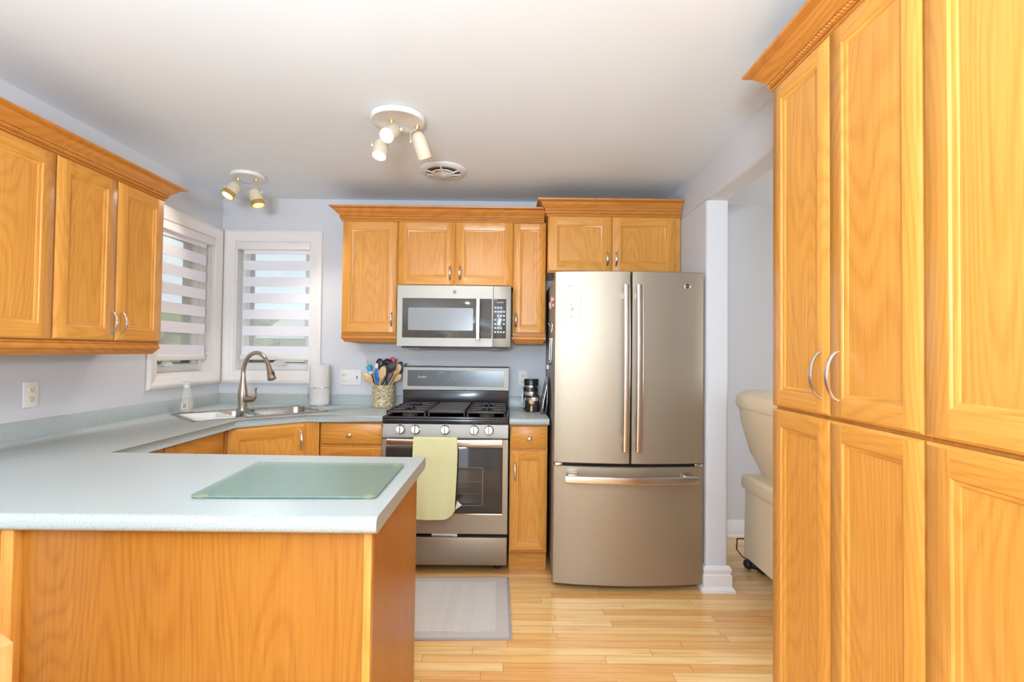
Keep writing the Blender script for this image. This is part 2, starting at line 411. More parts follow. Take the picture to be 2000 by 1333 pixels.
m = MB(); wall_hole(m, 'x', -4.2, 4.6, -3.3, -3.2, (-1.95, .25, 0.02, 2.1)); struct('wall_rear', m, WALL)
# patio door behind the photographer
fr = MB()
for a in (-1.95, -.88, .19): fr.box(a, a+.06, -3.28, -3.22, .02, 2.1)
fr.box(-1.95, .25, -3.28, -3.22, 2.03, 2.1); fr.box(-1.95, .25, -3.28, -3.22, .02, .12)
pd = struct('door_1', fr, TRIM)
g = MB(); g.box(-1.89, -.88, -3.255, -3.25, .12, 2.03); g.box(-.82, .19, -3.255, -3.25, .12, 2.03); g.build('pane', PANE, pd)
# baseboards
BASEP = [(0, 0), (.022, 0), (.022, .012), (.015, .02), (.015, .085), (.010, .092), (.010, .104), (.006, .112), (.0, .118)]
m = MB(); m.sweep([(4.5, 3.69), (1.215, 3.69)], BASEP, -1); struct('baseboard_far', m, TRIMW)
m = MB()
BP2 = [(0, 0), (.030, 0), (.030, .014), (.016, .030), (.016, .088), (.010, .094), (.010, .104), (.014, .112), (.014, .124), (.008, .134), (0, .140)]
m.sweep([(RX+.002, 3.0), (RX, 2.842), (1.215, 2.842), (1.215, 3.69)], BP2, 1); struct('baseboard_right', m, TRIMW)

# ------------------------------------------------------------ windows
CAS = [(0, 0), (.080, 0), (.084, .004), (.084, .012), (.074, .018), (.058, .019), (.052, .016), (.020, .013), (.014, .010), (0, .008)]
def casing(mb, to, u0, u1, z0, z1, w=.08):
    """picture-frame casing round the opening; to(u, out, z) maps to the world"""
    k = w/.084
    corners = [(u0, z0, -1, -1), (u1, z0, 1, -1), (u1, z1, 1, 1), (u0, z1, -1, 1)]
    rs = [[to(u+su*a*k, -b, z+sz*a*k) for a, b in CAS] for u, z, su, sz in corners]
    mb.rings(rs+[rs[0]], cap=False)
def window(idx, to, u0, u1, seals, handle_u, glass):
    c = MB(); casing(c, to, u0, u1, WZ0, WZ1)
    w = struct('window_%d' % idx, c, TRIM)
    def bx(mb, a, b, d0, d1, z0, z1, bev=0):
        p, q = to(a, d0, z0), to(b, d1, z1); mb.box(p[0], q[0], p[1], q[1], p[2], q[2], bev)
    f = MB()                                                   # jamb liner and outer frame
    bx(f, u0, u0+.012, 0, .15, WZ0, WZ1); bx(f, u1-.012, u1, 0, .15, WZ0, WZ1); bx(f, u0+.012, u1-.012, 0, .15, WZ1-.012, WZ1); bx(f, u0+.012, u1-.012, 0, .15, WZ0, WZ0+.012)
    for a, b, z0, z1 in ((u0+.012, u0+.045, WZ0+.012, WZ1-.012), (u1-.045, u1-.012, WZ0+.012, WZ1-.012), (u0+.045, u1-.045, WZ1-.045, WZ1-.012), (u0+.045, u1-.045, WZ0+.012, WZ0+.06)): bx(f, a, b, .07, .13, z0, z1, .003)
    f.build('window_frame', TRIM, w)
    g0, g1, gz0, gz1 = glass
    s_ = MB()
    for a, b, z0, z1 in ((u0+.0455, g0, WZ0+.0605, WZ1-.0455), (g1, u1-.0455, WZ0+.0605, WZ1-.0455), (g0, g1, WZ0+.0605, gz0), (g0, g1, gz1, WZ1-.0455)): bx(s_, a, b, .085, .125, z0, z1, .002)
    s_.build('sash', TRIM, w)
    k = MB()
    for a, b, z0, z1 in ((g0, g0+seals[0], gz0, gz1), (g1-seals[1], g1, gz0, gz1), (g0+seals[0], g1-seals[1], gz1-.012, gz1), (g0+seals[0], g1-seals[1], gz0, gz0+.006)): bx(k, a, b, .100, .112, z0, z1)
    k.build('glazing_seal', SEAL, w)
    p = MB(); bx(p, g0, g1, .104, .108, gz0, gz1); p.build('pane', PANE, w)
    h = MB()                                                   # folding crank
    rs = []
    for i in range(9):
        t = i/8; hh = .006+.026*math.sin(PI*min(1, t*1.15+.05))**.8 if 0 < i < 8 else .004
        a = handle_u-.055+.11*t
        rs.append([to(a, .055, WZ0+.055), to(a, .035-.01*math.sin(PI*t), WZ0+.055), to(a, .035-.01*math.sin(PI*t), WZ0+.055+hh*.7), to(a, .045, WZ0+.055+hh), to(a, .055, WZ0+.055+hh)])
    h.rings(rs); h.box(*[v for pr_ in zip(to(handle_u-.02, .05, WZ0+.045), to(handle_u+.02, .072, WZ0+.06)) for v in pr_]) ; h.build('crank_handle', TRIM, w)
    l = MB(); lu = u1-.02 ; bx(l, lu-.018, lu+.012, .03, .05, WZ0+.12, WZ0+.135, .004); l.build('sash_lock', IVORY, w)
    return w
toB = lambda u, d, z: (u, BY+d, z)
toL = lambda u, d, z: (LX-d, u, z)
window(1, toL, 3.0, 3.575, (.012, .075), 3.175, (3.06, 3.475, 1.205, 2.018))
window(2, toB, -1.97, -1.43, (.026, .008), -1.66, (-1.912, -1.50, 1.205, 2.018))
def blind(label, to, u0, u1, f0, f1, chain_u):
    p0 = to((u0+u1)/2, .03, 1.225)
    t = thing('roller_blind', label, 'blind', p0, 0, 'zebra blinds in the two corner windows')
    def bx(mb, a, b, d0, d1, z0, z1, bev=0):
        p, q = to(a, d0, z0), to(b, d1, z1); mb.box(p[0], q[0], p[1], q[1], p[2], q[2], bev)
    c = MB(); bx(c, u0, u1, -.012, .055, 2.015, 2.068, .006); c.build('headrail', TRIM, t)
    s1 = MB(); bx(s1, f0, f1, .0195, .0205, 1.262, 2.02); s1.build('sheer_fabric', SHEER, t)
    z = 1.262; bands = [(1.262, 1.325)]
    zt = 1.987; bands.append((zt, 2.018))
    for i in range(5): bands.append((1.939-.0685-i*.1175, 1.939-i*.1175))
    for a, b in bands:
        q = MB(); bx(q, f0, f1, .0165, .0185, a, b); q.build('fabric_band', BLINDW, t)
    r_ = MB(); bx(r_, f0-.012, f1+.004, .008, .03, 1.226, 1.263, .007); r_.build('bottom_rail', TRIM, t)
    ch = MB(); x = chain_u
    ch.tube([to(x, .012, 2.02), to(x, .012, 1.45), to(x+.006, .012, 1.44), to(x+.012, .012, 1.45), to(x+.012, .012, 2.02)], .0012, 6); ch.ball(to(x+.006, .012, 1.435), .008, seg=10); ch.build('cord', WHITEP, t)
blind('white striped zebra blind in the side window beside the oak wall cabinets', toL, 3.02, 3.555, 3.03, 3.50, 3.53)
blind('white striped zebra blind in the window directly behind the faucet', toB, -1.955, -1.437, -1.922, -1.445, -1.442)

# ------------------------------------------------------------ cabinet pieces
def door_mesh(mb, x0, x1, z0, z1, yf, st=.055, t=.019, rail=None, flat=False):
    """frame-and-panel front in local x/z, facing -y; materials 0 upright grain, 1 level grain"""
    rail = rail or st; c = .005
    def rect(i, y, j=None):
        j = i if j is None else j
        return [(x0+i, y, z0+j), (x1-i, y, z0+j), (x1-i, y, z1-j), (x0+i, y, z1-j)]
    def band(A, B, ms):
        for k in range(4): mb.face([A[k], A[(k+1) % 4], B[(k+1) % 4], B[k]], ms[k])
    L0, L1, L2 = rect(0, yf+t), rect(0, yf+c), rect(c*1.3, yf)
    mb.face(L0, 0); band(L0, L1, (0, 0, 0, 0)); band(L1, L2, (1, 0, 1, 0))
    if flat:
        mb.face(L2, 1); return
    a, b = x0+c*1.3, x1-c*1.3; e, f = z0+c*1.3, z1-c*1.3; s0, s1, r0, r1 = x0+st, x1-st, z0+rail, z1-rail
    Q = lambda p, q, u, v, mm: mb.face([(p, yf, u), (q, yf, u), (q, yf, v), (p, yf, v)], mm)
    Q(a, s0, e, f, 0); Q(s1, b, e, f, 0); Q(s0, s1, e, r0, 1); Q(s0, s1, r1, f, 1)
    L3, L4, L5, L6, L7 = rect(st, yf, rail), rect(st+.003, yf+.002, rail+.003), rect(st+.004, yf+.0045, rail+.004), rect(st+.011, yf+.006, rail+.011), rect(st+.015, yf+.0105, rail+.015)
    for A, B in ((L3, L4), (L4, L5), (L5, L6), (L6, L7)): band(A, B, (1, 0, 1, 0))
    mb.face(L7, 0)
def pull(parent, x, z, yf, L=.096, side=0):
    mb = MB(); n = 17; pts = []; rad = []
    for i in range(n):
        t = i/(n-1); u = 2*t-1
        pts.append((x, yf-.004-.026*(1-u*u)**.75, z+u*L/2)); rad.append(.0040+.0016*(1-abs(u)))
    pts = [(x, yf+.001, z-L/2-.001)]+pts+[(x, yf+.001, z+L/2+.001)]; rad = [.0048]+rad+[.0048]
    mb.tube(pts, rad, 10, flat=(.8, 1.35), up=(0, -1, 0)); return mb.build('handle', NICK, parent, world=False)
def knob(parent, x, z, yf):
    mb = MB(); mb.lathe([(.006, .002), (.005, -.012), (.0085, -.015), (.0125, -.019), (.0135, -.024), (.0105, -.029), (.004, -.0315), (0, -.032)], (x, yf, z), (0, 1, 0), 20, sc=(1.25, .85))
    return mb.build('knob', NICK, parent, world=False)
def cabinet(label, loc, rotz, Wd, Dp, z0, z1, fronts, toe=0, name='wall_cabinet', cat='cabinet', group=None, bodym=None, hollow=False, mats=None, wings=None):
    """loc: front-left corner (local x along the front, y into the depth); fronts: dict(kind,x0,x1,z0,z1,h)"""
    mats = mats or [OAKZ, OAKX]
    t = thing(name, label, cat, (loc[0], loc[1], z0), rotz, group)
    b = MB(); D0 = .001
    if hollow:
        b.box(0, Wd, D0, .02, toe, z1-z0); b.box(0, .016, .02, .10, toe, z1-z0); b.box(Wd-.016, Wd, .02, .10, toe, z1-z0)
    else: b.box(0, Wd, D0, Dp, toe, z1-z0, .001, seg=1)
    b.build('body', [bodym or mats[0]], t, world=False)
    if toe:
        q = MB(); q.box(.0, Wd, .055, .07 if hollow else Dp-.01, 0, toe); q.build('toe_kick', mats[1], t, world=False)
    for f in fronts:
        q = MB(); k = f.get('kind', 'door')
        door_mesh(q, f['x0'], f['x1'], f['z0']-z0, f['z1']-z0, -.019, f.get('st', .055), flat=(k == 'drawer'), rail=f.get('rail'))
        d = q.build(k, mats, t, world=False, merge=True)
        if f.get('h') and k == 'door': pull(d, f['h'][0], f['h'][1]-z0, -.019, f.get('L', .096))
        elif f.get('h'): knob(d, f['h'][0], f['h'][1]-z0, -.019)
    return t
def D(x0, x1, z0, z1, h=None, **k): return dict(x0=x0, x1=x1, z0=z0, z1=z1, h=h, **k)
# crown profile (outward, height) 0..1 scaled
CRP = [(0, 0), (.10, 0), (.16, .04), (.16, .10), (.10, .13), (.10, .155), (.20, .16), (.20, .175), (.20, .34), (.28, .36), (.30, .42), (.38, .50), (.52, .60), (.62, .70), (.68, .82), (.86, .86), (.98, .90), (1.0, .94), (1.0, 1.0), (0, 1.0)]
def crown(name, label, path, side, z0, H, O, loc, group='crown mouldings on the oak cabinets', mfun=None, rope_segs=None):
    t = thing(name, label, 'moulding', loc, 0, group)
    mb = MB(); mb.sweep(path, [(a*O, z0+b*H) for a, b in CRP], side, mfun=mfun); mb.build('moulding', [CROWN, CROWNY], t)
    rp = MB(); rr = H*.068; o = .215*O; z = z0+H*.265
    P = [Vector((p[0], p[1])) for p in path]; n = len(P); pp = []
    for i in range(n):
        d0 = (P[i]-P[i-1]).normalized() if i > 0 else (P[1]-P[0]).normalized(); d1 = (P[i+1]-P[i]).normalized() if i < n-1 else d0
        n0 = Vector((d0.y, -d0.x))*side; n1 = Vector((d1.y, -d1.x))*side
        mv = (n0+n1); mv = mv/(mv.length_squared/2); mv = n1 if i == 0 else (n0 if i == n-1 else mv); pp.append(P[i]+mv*o)
    for i in range(n-1):
        L = (pp[i+1]-pp[i]).length; k = max(2, int(L/.0026)); pts = [pp[i].lerp(pp[i+1], j/k) for j in range(k+1)]
        rp.tube([(p.x, p.y, z) for p in pts], rr, 10, mod=lambda i_, a, LL=L, kk=k: 1+.24*math.cos(2*(a-2*PI*(i_*LL/kk)/.024)))
    rp.build('rope_trim', CROWN, t, angle=60)
    return t
RAILP = [(-.012, 0), (.006, 0), (.010, -.004), (.010, -.008), (.006, -.012), (.010, -.018), (.012, -.026), (.010, -.034), (.004, -.038), (.002, -.044), (-.004, -.050), (-.010, -.060), (-.014, -.060)]
def light_rail(label, path, side, z, H, mfun=None):
    mb = MB(); mb.sweep(path, [(a-.004, z+b*H/.060) for a, b in RAILP], side, mfun=mfun)
    c = path[len(path)//2]
    return single('light_rail', mb, [CROWN, CROWNY], label, 'moulding', (c[0], c[1], z-H), 'light rails under the wall cabinets')
ymat = lambda a, b: 1 if abs(b[1]-a[1]) > abs(b[0]-a[0]) else 0

# left wall run (doors face +X): local x -> +Y
GL = 'oak wall cabinets on the left wall'
FX = -1.78
cabinet('honey oak wall cabinet with one wide door, cut by the left picture edge', (FX, 1.42), R(90), .555, .285, 1.33, 2.062, [D(.003, .553, 1.334, 2.052)], group=GL)
cabinet('honey oak two-door wall cabinet left of the side window', (FX, 1.976), R(90), .617, .285, 1.33, 2.062,
        [D(.004, .309, 1.334, 2.052, (.285, 1.415)), D(.313, .614, 1.334, 2.052, (.340, 1.415))], group=GL)
crown('crown_moulding', 'crown moulding with rope trim above the left wall cabinets', [(FX+.002, 1.40), (FX+.002, 2.597), (LX+.002, 2.597)], 1, 2.054, .078, .078, (FX, 2.0, 2.054), mfun=ymat)
light_rail('dark oak light rail under the left wall cabinets', [(FX+.004, 1.40), (FX+.004, 2.583), (LX+.004, 2.583)], 1, 1.331, .058, mfun=ymat)
# back wall run (doors face -Y)
GB = 'oak wall cabinets on the back wall'
BYF = 3.35
cabinet('tall single-door oak wall cabinet left of the microwave', (-1.103, BYF), 0, .363, .308, 1.412, 2.155, [D(.003, .358, 1.418, 2.150, (.330, 1.507), L=.090)], group=GB)
cabinet('short two-door oak wall cabinet directly above the microwave', (-.740, BYF), 0, .754, .308, 1.728, 2.155,
        [D(.004, .372, 1.733, 2.152, (.343, 1.815), L=.090), D(.378, .751, 1.733, 2.152, (.407, 1.815), L=.090)], group=GB)
cabinet('narrow single-door oak wall cabinet right of the microwave', (.0145, BYF), 0, .2135, .308, 1.420, 2.155, [D(.003, .211, 1.426, 2.148, (.021, 1.510), L=.090, st=.042)], group=GB)
crown('crown_moulding', 'crown moulding with rope trim above the microwave wall cabinets', [(-1.103, BY-.002), (-1.103, BYF-.003), (.214, BYF-.003)], 1, 2.150, .088, .074, (-.45, BYF, 2.15), mfun=ymat)
light_rail('oak light rail under the tall cabinet left of the microwave', [(-1.099, BY-.003), (-1.099, BYF), (-.743, BYF)], 1, 1.413, .056, mfun=ymat)
light_rail('short oak light rail under the narrow cabinet right of the microwave', [(.018, BY-.003), (.018, BYF), (.225, BYF), (.225, BY-.003)], 1, 1.421, .064, mfun=ymat)
# over the fridge
cabinet('two-door oak wall cabinet directly above the fridge', (.235, 3.27), 0, .850, .385, 1.815, 2.185,
        [D(.003, .405, 1.822, 2.176, (.377, 1.903), L=.088), D(.410, .814, 1.822, 2.176, (.433, 1.903), L=.088)], group=GB)
crown('crown_moulding', 'taller crown moulding with rope trim above the fridge cabinet', [(.235, BY-.002), (.235, 3.267), (1.083, 3.267)], 1, 2.177, .100, .072, (.65, 3.26, 2.177), mfun=ymat)

# pantry on the right (doors face -X): local x -> -Y
PX = .869
cabinet('full-height oak pantry cabinet with four doors nearest the opening', (PX, 1.665), R(-90), .612, .60, 0, 2.185,
        [D(.006, .300, 1.142, 2.172, (.268, 1.252), L=.125, st=.050), D(.303, .609, 1.142, 2.172, (.338, 1.252), L=.125, st=.050),
         D(.006, .300, .11, 1.132, st=.050), D(.303, .609, .11, 1.132, st=.050)], toe=.10, name='pantry_cabinet', group='oak pantry cabinets on the right')
cabinet('full-height oak pantry cabinet at the right picture edge', (PX, 1.052), R(-90), .90, .60, 0, 2.185,
        [D(.003, .448, 1.142, 2.172, st=.060), D(.452, .897, 1.142, 2.172, st=.060), D(.003, .448, .11, 1.132, st=.060), D(.452, .897, .11, 1.132, st=.060)], toe=.10, name='pantry_cabinet', group='oak pantry cabinets on the right')
crown('crown_moulding', 'crown moulding with rope trim on top of the pantry cabinets', [(1.086, 1.667), (PX-.002, 1.667), (PX-.002, .15)], 1, 2.174, .086, .078, (PX, 1.2, 2.174), mfun=ymat)

# ------------------------------------------------------------ base cabinets and counter
GBASE = 'oak base cabinets'
cabinet('oak base drawer cabinet between the corner sink and the range', (-1.135, 3.09), 0, .381, .56, 0, .873,
        [D(.010, .376, .742, .866, (.185, .796), kind='drawer'), D(.010, .376, .12, .722)], toe=.10, name='base_cabinet', group=GBASE)
cabinet('narrow oak base cabinet with one drawer squeezed between range and fridge', (.006, 3.04), 0, .222, .60, 0, .873,
        [D(.006, .218, .737, .866, (.113, .795), kind='drawer'), D(.006, .218, .140, .722, (.031, .602), st=.045, L=.105)], toe=.125, name='base_cabinet', group=GBASE)
cabinet('oak base drawer cabinet along the left wall, mostly behind the peninsula', (-1.53, 1.86), R(90), .905, .52, 0, .873,
        [D(.01, .40, .742, .866, (.20, .80), kind='drawer'), D(.41, .865, .742, .866, (.60, .792), kind='drawer'), D(.01, .40, .12, .722), D(.41, .865, .12, .722)], toe=.10, name='base_cabinet', group=GBASE)
dx, dy = (-1.135+.008)-(-1.53), 3.085-2.768; dl = math.hypot(dx, dy); da = math.atan2(dy, dx)
cabinet('diagonal oak corner base cabinet under the sink', (-1.53, 2.768), da, dl-.01, .4, 0, .873,
        [D(.012, dl-.10, .12, .866, (dl-.125, .775), L=.11, st=.055)], toe=.10, name='base_cabinet', group=GBASE, hollow=True)
# peninsula
pc = thing('peninsula_cabinet', 'oak veneer peninsula base in the left foreground below the pale counter', 'cabinet', (-1.2, 1.55, 0))
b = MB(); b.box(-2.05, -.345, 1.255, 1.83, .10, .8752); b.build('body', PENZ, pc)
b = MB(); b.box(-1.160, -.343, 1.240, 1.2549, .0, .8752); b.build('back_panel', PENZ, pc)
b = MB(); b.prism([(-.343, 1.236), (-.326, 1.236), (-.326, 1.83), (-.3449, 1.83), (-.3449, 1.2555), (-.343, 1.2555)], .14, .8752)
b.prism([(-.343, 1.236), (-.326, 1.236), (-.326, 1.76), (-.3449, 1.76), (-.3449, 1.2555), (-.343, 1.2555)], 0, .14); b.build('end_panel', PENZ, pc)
b = MB(); b.box(-1.190, -1.1605, 1.215, 1.2549, 0, .878, .002); b.build('stile', OAKZ, pc)
b = MB(); b.box(-2.05, -1.1905, 1.275, 1.2945, .0, .8752); o_ = b.build('side_panel', PENZ, pc); o_.location.y = -.0396+.0
b = MB(); b.box(-.3445, -.325, 1.2335, 1.256, 0, .878, .002); b.build('corner_post', OAKZ, pc)

CT0, CT1 = .8755, .915
def counter_mesh(poly, front, zb=CT0, r_=.015):
    mb = MB(); fs = mb.prism(poly, zb, CT1); bm = mb.bm; n = len(poly)
    es = []
    for e in bm.edges:
        a, b_ = e.verts
        if abs(a.co.z-b_.co.z) > 1e-6: continue
        for i in front:
            p, q = Vector(poly[i]), Vector(poly[(i+1) % n])
            if {(round(a.co.x, 4), round(a.co.y, 4)), (round(b_.co.x, 4), round(b_.co.y, 4))} == {(round(p.x, 4), round(p.y, 4)), (round(q.x, 4), round(q.y, 4))}: es.append(e)
    bmesh.ops.bevel(bm, geom=es, offset=r_, segments=5, affect='EDGES', profile=.5)
    return mb
ct = thing('countertop', 'speckled pale blue-grey laminate countertop wrapping from range to peninsula', 'countertop', (-1.2, 1.6, CT0))
g_ = .001
poly = [(-.747, BY-g_), (LX+g_, BY-g_), (LX+g_, 1.197), (-.306, 1.197), (-.306, 1.895), (-1.49, 1.895), (-1.49, 2.795), (-1.206, 3.055), (-.747, 3.055)]
mb = counter_mesh(poly, [2, 4, 5, 6, 7])
wt = mb.build('worktop', LAM, ct, world=True)
SC, SA = Vector((-1.571, 3.150, 0)), R(46)
def sk(x, y, z=0): return (SC.x+x*math.cos(SA)-y*math.sin(SA), SC.y+x*math.sin(SA)+y*math.cos(SA), z)
cut = MB(); cut.prism([sk(-.375, -.215)[:2], sk(.375, -.215)[:2], sk(.375, .155)[:2], sk(-.375, .155)[:2]], .8, 1.0)
co = cut.build('cutter', LAM)
md = wt.modifiers.new('b', 'BOOLEAN'); md.object = co; md.operation = 'DIFFERENCE'; md.solver = 'EXACT'
bpy.context.view_layer.update()
me = bpy.data.meshes.new_from_object(wt.evaluated_get(bpy.context.evaluated_depsgraph_get()))
wt.modifiers.clear(); wt.data = me; bpy.data.objects.remove(co)
mb = MB()
SP = [(0, 0), (.018, 0), (.018, .066), (.014, .072), (0, .072)]
mb.sweep([(-.747, BY-g_), (LX+g_, BY-g_), (LX+g_, 1.197)], [(a, CT1+.0002+b_) for a, b_ in SP], -1)
mb.build('backsplash', LAM, ct)
ct2 = thing('countertop', 'small laminate counter piece between the range and the fridge', 'countertop', (.12, 3.3, CT0))
mb = counter_mesh([(.234, BY-g_), (.001, BY-g_), (.001, 3.0), (.234, 3.0)], [2]); mb.build('worktop', LAM, ct2)
mb = MB(); mb.sweep([(.234, BY-g_), (.001, BY-g_)], [(a, CT1+.0002+b_) for a, b_ in SP], -1); mb.build('backsplash', LAM, ct2)

# ------------------------------------------------------------ sink, tray, faucet
def rrect(x0, x1, y0, y1, r, n=5):
    o = []
    for cx, cy, a in ((x1-r, y0+r, -90), (x1-r, y1-r, 0), (x0+r, y1-r, 90), (x0+r, y0+r, 180)):
        for i in range(n+1): t_ = R(a+90*i/n); o.append((cx+r*math.cos(t_), cy+r*math.sin(t_)))
    return o
sink = thing('kitchen_sink', 'stainless steel double-bowl sink set across the counter corner', 'sink', (SC.x, SC.y, CT1))
mb = MB(); outer = rrect(-.385, .385, -.235, .225, .03); b1 = rrect(-.355, -.03, -.20, .14, .05); b2 = rrect(.0, .355, -.20, .14, .06)
zr = CT1+.0035
loops = [[Vector((p[0], p[1], 0)) for p in L] for L in (outer, b1, b2)]
flat_ = [p for L in loops for p in L]
for tri in tessellate_polygon(loops):
    mb.face([sk(flat_[i].x, flat_[i].y, zr) for i in tri])
mb.rings([[sk(x, y, zr) for x, y in outer], [sk(x*1.006, y*1.01, CT1+.0003) for x, y in outer]], cap=False)
mb.build('rim', SINKM, sink, angle=60)
for (bb, x0, x1) in ((b1, -.355, -.03), (b2, .0, .355)):
    mb = MB(); cx, cy = (x0+x1)/2, -.03; rs = []
    for k, z in ((1, zr), (.985, zr-.006), (.97, .86), (.95, .80), (.92, .785), (.5, .778)): rs.append([sk(cx+(x-cx)*k, cy+(y-cy)*k, z) for x, y in bb])
    mb.rings(rs); 
    bmesh.ops.delete(mb.bm, geom=[f for f in mb.bm.faces if len(f.verts) > 6 and f.calc_center_median().z > .9], context='FACES')
    bo = mb.build('bowl', SINKM, sink)
    q = MB(); c = sk(cx, cy, .7785); q.lathe([(.001, .003), (.03, .003), (.042, .004), (.044, 0)], c, seg=20); q.build('drain', CHROME, bo)
tr = MB(); rs = []
to_ = rrect(-.372, -.165, -.222, .10, .02)
cx, cy = -.268, -.06
for k, z in ((.97, .9195), (1.0, .9195), (1.0, .924), (.86, .924), (.82, .921), (.74, .872), (.1, .870)): rs.append([sk(cx+(x-cx)*k, cy+(y-cy)*k, z) for x, y in to_])
tr.rings(rs, cap=False); f_ = tr.bm.faces.new([v for v in list(tr.bm.verts)[-len(to_):]])
single('dish_tray', tr, WHITEP, 'white plastic tray resting in the left end of the sink', 'tray', sk(cx, cy, .90))
fc = thing('kitchen_faucet', 'brushed nickel gooseneck faucet standing behind the corner sink', 'faucet', (-1.704, 3.283, zr))
fx, fy = -1.704, 3.283
fd = Vector((.719, -.695, 0))          # towards the front of the sink
fs_ = Vector((.85, -.15, 0)).normalized()
mb = MB(); mb.lathe([(.034, 0), (.034, .006), (.027, .012), (.026, .05), (.030, .09), (.026, .13), (.018, .18), (.014, .22), (.0135, .235)], (fx, fy, zr), seg=28)
pts = [Vector((fx, fy, zr+.23))]
Rr = .125; zc = 1.149
dirn = Vector((.80, -.42, 0)).normalized()
for i in range(25):
    a = PI-(PI*.88)*i/24
    pts.append(Vector((fx, fy, 0))+dirn*(Rr+Rr*math.cos(a))+Vector((0, 0, zc+Rr*1.05*math.sin(a))))
mb.tube(pts, .0135, 16); mb.build('spout', FAUC, fc)
e0 = pts[-1]; ed = (pts[-1]-pts[-2]).normalized()
mb = MB(); mb.lathe([(.0135, -.01), (.016, .01), (.017, .025), (.021, .045), (.026, .075), (.026, .083), (.022, .088), (0, .086)], e0, ed, 24); sh = mb.build('spray_head', FAUC, fc)
q = MB(); cpt = e0+ed*.05+dirn*.021; q.ball(cpt, .012, sc=(.8, .8, 1.7)); q.build('spray_button', BLACKP, sh)
mb = MB(); hb = Vector((fx, fy, zr+.065)); hx = Vector((.9, -.25, .02)).normalized()
mb.lathe([(.012, 0), (.021, .02), (.023, .05), (.019, .075), (.013, .09), (0, .092)], hb, hx, 22)
h0 = hb+hx*.085
mb.tube([h0, h0+hx*.012+Vector((0, 0, .008)), h0+hx*.017+Vector((0, 0, .03)), h0+hx*.012+Vector((0, 0, .055)), h0+hx*.018+Vector((0, 0, .072))], [.008, .007, .005, .005, .006], 10, flat=(1, 1.3)); mb.build('lever', FAUC, fc)

# ------------------------------------------------------------ things on the back counter
sb = thing('soap_bottle', 'clear hand soap bottle with pump beside the left end of the sink', 'bottle', (-1.965, 3.0, CT1))
sb.location = (-1.950, 3.105, CT1); MW[sb.name] = Matrix.Translation((-1.950, 3.105, CT1))
BX, BYy = -1.950, 3.105
if True:
    mb = MB(); mb.lathe([(0, .001), (.038, .001), (.044, .006), (.0465, .03), (.045, .055), (.034, .095), (.024, .125), (.021, .145), (.021, .150), (0, .150)], (BX, BYy, CT1+.0008), seg=28, sc=(.9, .9)); mb.build('bottle', SOAPB, sb)
    mb = MB(); mb.lathe([(0, .003), (.034, .003), (.040, .008), (.0425, .03), (.041, .055), (.033, .085), (0, .085)], (BX, BYy, CT1+.0008), seg=24, sc=(.88, .88)); mb.build('liquid', SOAPL, sb)
    mb = MB(); mb.cyl((BX, BYy, CT1+.150), (BX, BYy, CT1+.170), .019); mb.cyl((BX, BYy, CT1+.17), (BX, BYy, CT1+.187), .006)
    mb.tube([(BX-.02, BYy, CT1+.190), (BX+.02, BYy-.003, CT1+.193), (BX+.052, BYy-.008, CT1+.188)], [.008, .008, .005], 10, flat=(.7, 1.2)); mb.build('pump', WHITEP, sb)
    mb = MB(); nrm = Vector((.35, -.94, 0)).normalized(); tg = Vector((.94, .35, 0))
    pc_ = Vector((BX, BYy, CT1+.045))+nrm*.0425; 
    for (w_, h_, off, mi) in ((.015, .018, .0005, 0), ):
        mb.face([pc_+nrm*off-tg*w_+Vector((0, 0, -h_)), pc_+nrm*off+tg*w_+Vector((0, 0, -h_)), pc_+nrm*off+tg*w_+Vector((0, 0, h_)), pc_+nrm*off-tg*w_+Vector((0, 0, h_))], 0)
    for k in range(4):
        z_ = .011-.007*k; w_ = (.011, .009, .011, .010)[k]
        mb.face([pc_+nrm*.001-tg*w_+Vector((0, 0, z_-.0022)), pc_+nrm*.001+tg*w_+Vector((0, 0, z_-.0022)), pc_+nrm*.001+tg*w_+Vector((0, 0, z_+.0022)), pc_+nrm*.001-tg*w_+Vector((0, 0, z_+.0022))], 1)
    for k in range(3):
        z_ = .075-.006*k+.0; p2 = Vector((BX, BYy, CT1+z_-.01))+nrm*(.0415-.0*k)
        mb.face([p2-tg*.014+Vector((0, 0, -.001)), p2+tg*.014+Vector((0, 0, -.001)), p2+tg*.014+Vector((0, 0, .001)), p2-tg*.014+Vector((0, 0, .001))], 2)
    mb.build('printed_label', [WHITEP, TEXTD, TEXTG], sb)
# paper towel on its chrome holder
PTX, PTY = -1.318, 3.565
th = thing('paper_towel_holder', 'chrome wire paper towel holder at the right end of the sink', 'holder', (PTX, PTY, CT1))
mb = MB(); ring = [(PTX+.073*math.cos(a), PTY+.073*math.sin(a), CT1+.008) for a in [2*PI*i/28 for i in range(29)]]
mb.tube(ring, .0035, 8); mb.tube([(PTX-.07, PTY, CT1+.008), (PTX+.07, PTY, CT1+.008)], .003, 8)
for a in (45, 135, 225, 315): mb.ball((PTX+.070*math.cos(R(a)), PTY+.070*math.sin(R(a)), CT1+.0055), .0052, seg=8)
mb.build('base_ring', CHROME, th)
mb = MB(); mb.tube([(PTX, PTY, CT1+.008), (PTX, PTY, CT1+.29)], .004, 8); mb.ball((PTX, PTY, CT1+.293), .008, seg=10); mb.build('post', CHROME, th)
mb = MB(); mb.tube([(PTX-.075, PTY-.01, CT1+.008), (PTX-.078, PTY-.01, CT1+.13)], .003, 8)
mb.tube([(PTX-.078, PTY-.01, CT1+.13)]+[(PTX+.083*math.cos(R(a)), PTY+.083*math.sin(R(a)), CT1+.130) for a in range(200, 350, 10)], .0026, 8)
mb.ball((PTX+.078*math.cos(R(255)), PTY-.085, CT1+.130), .007, seg=10); mb.build('tension_arm', CHROME, th)
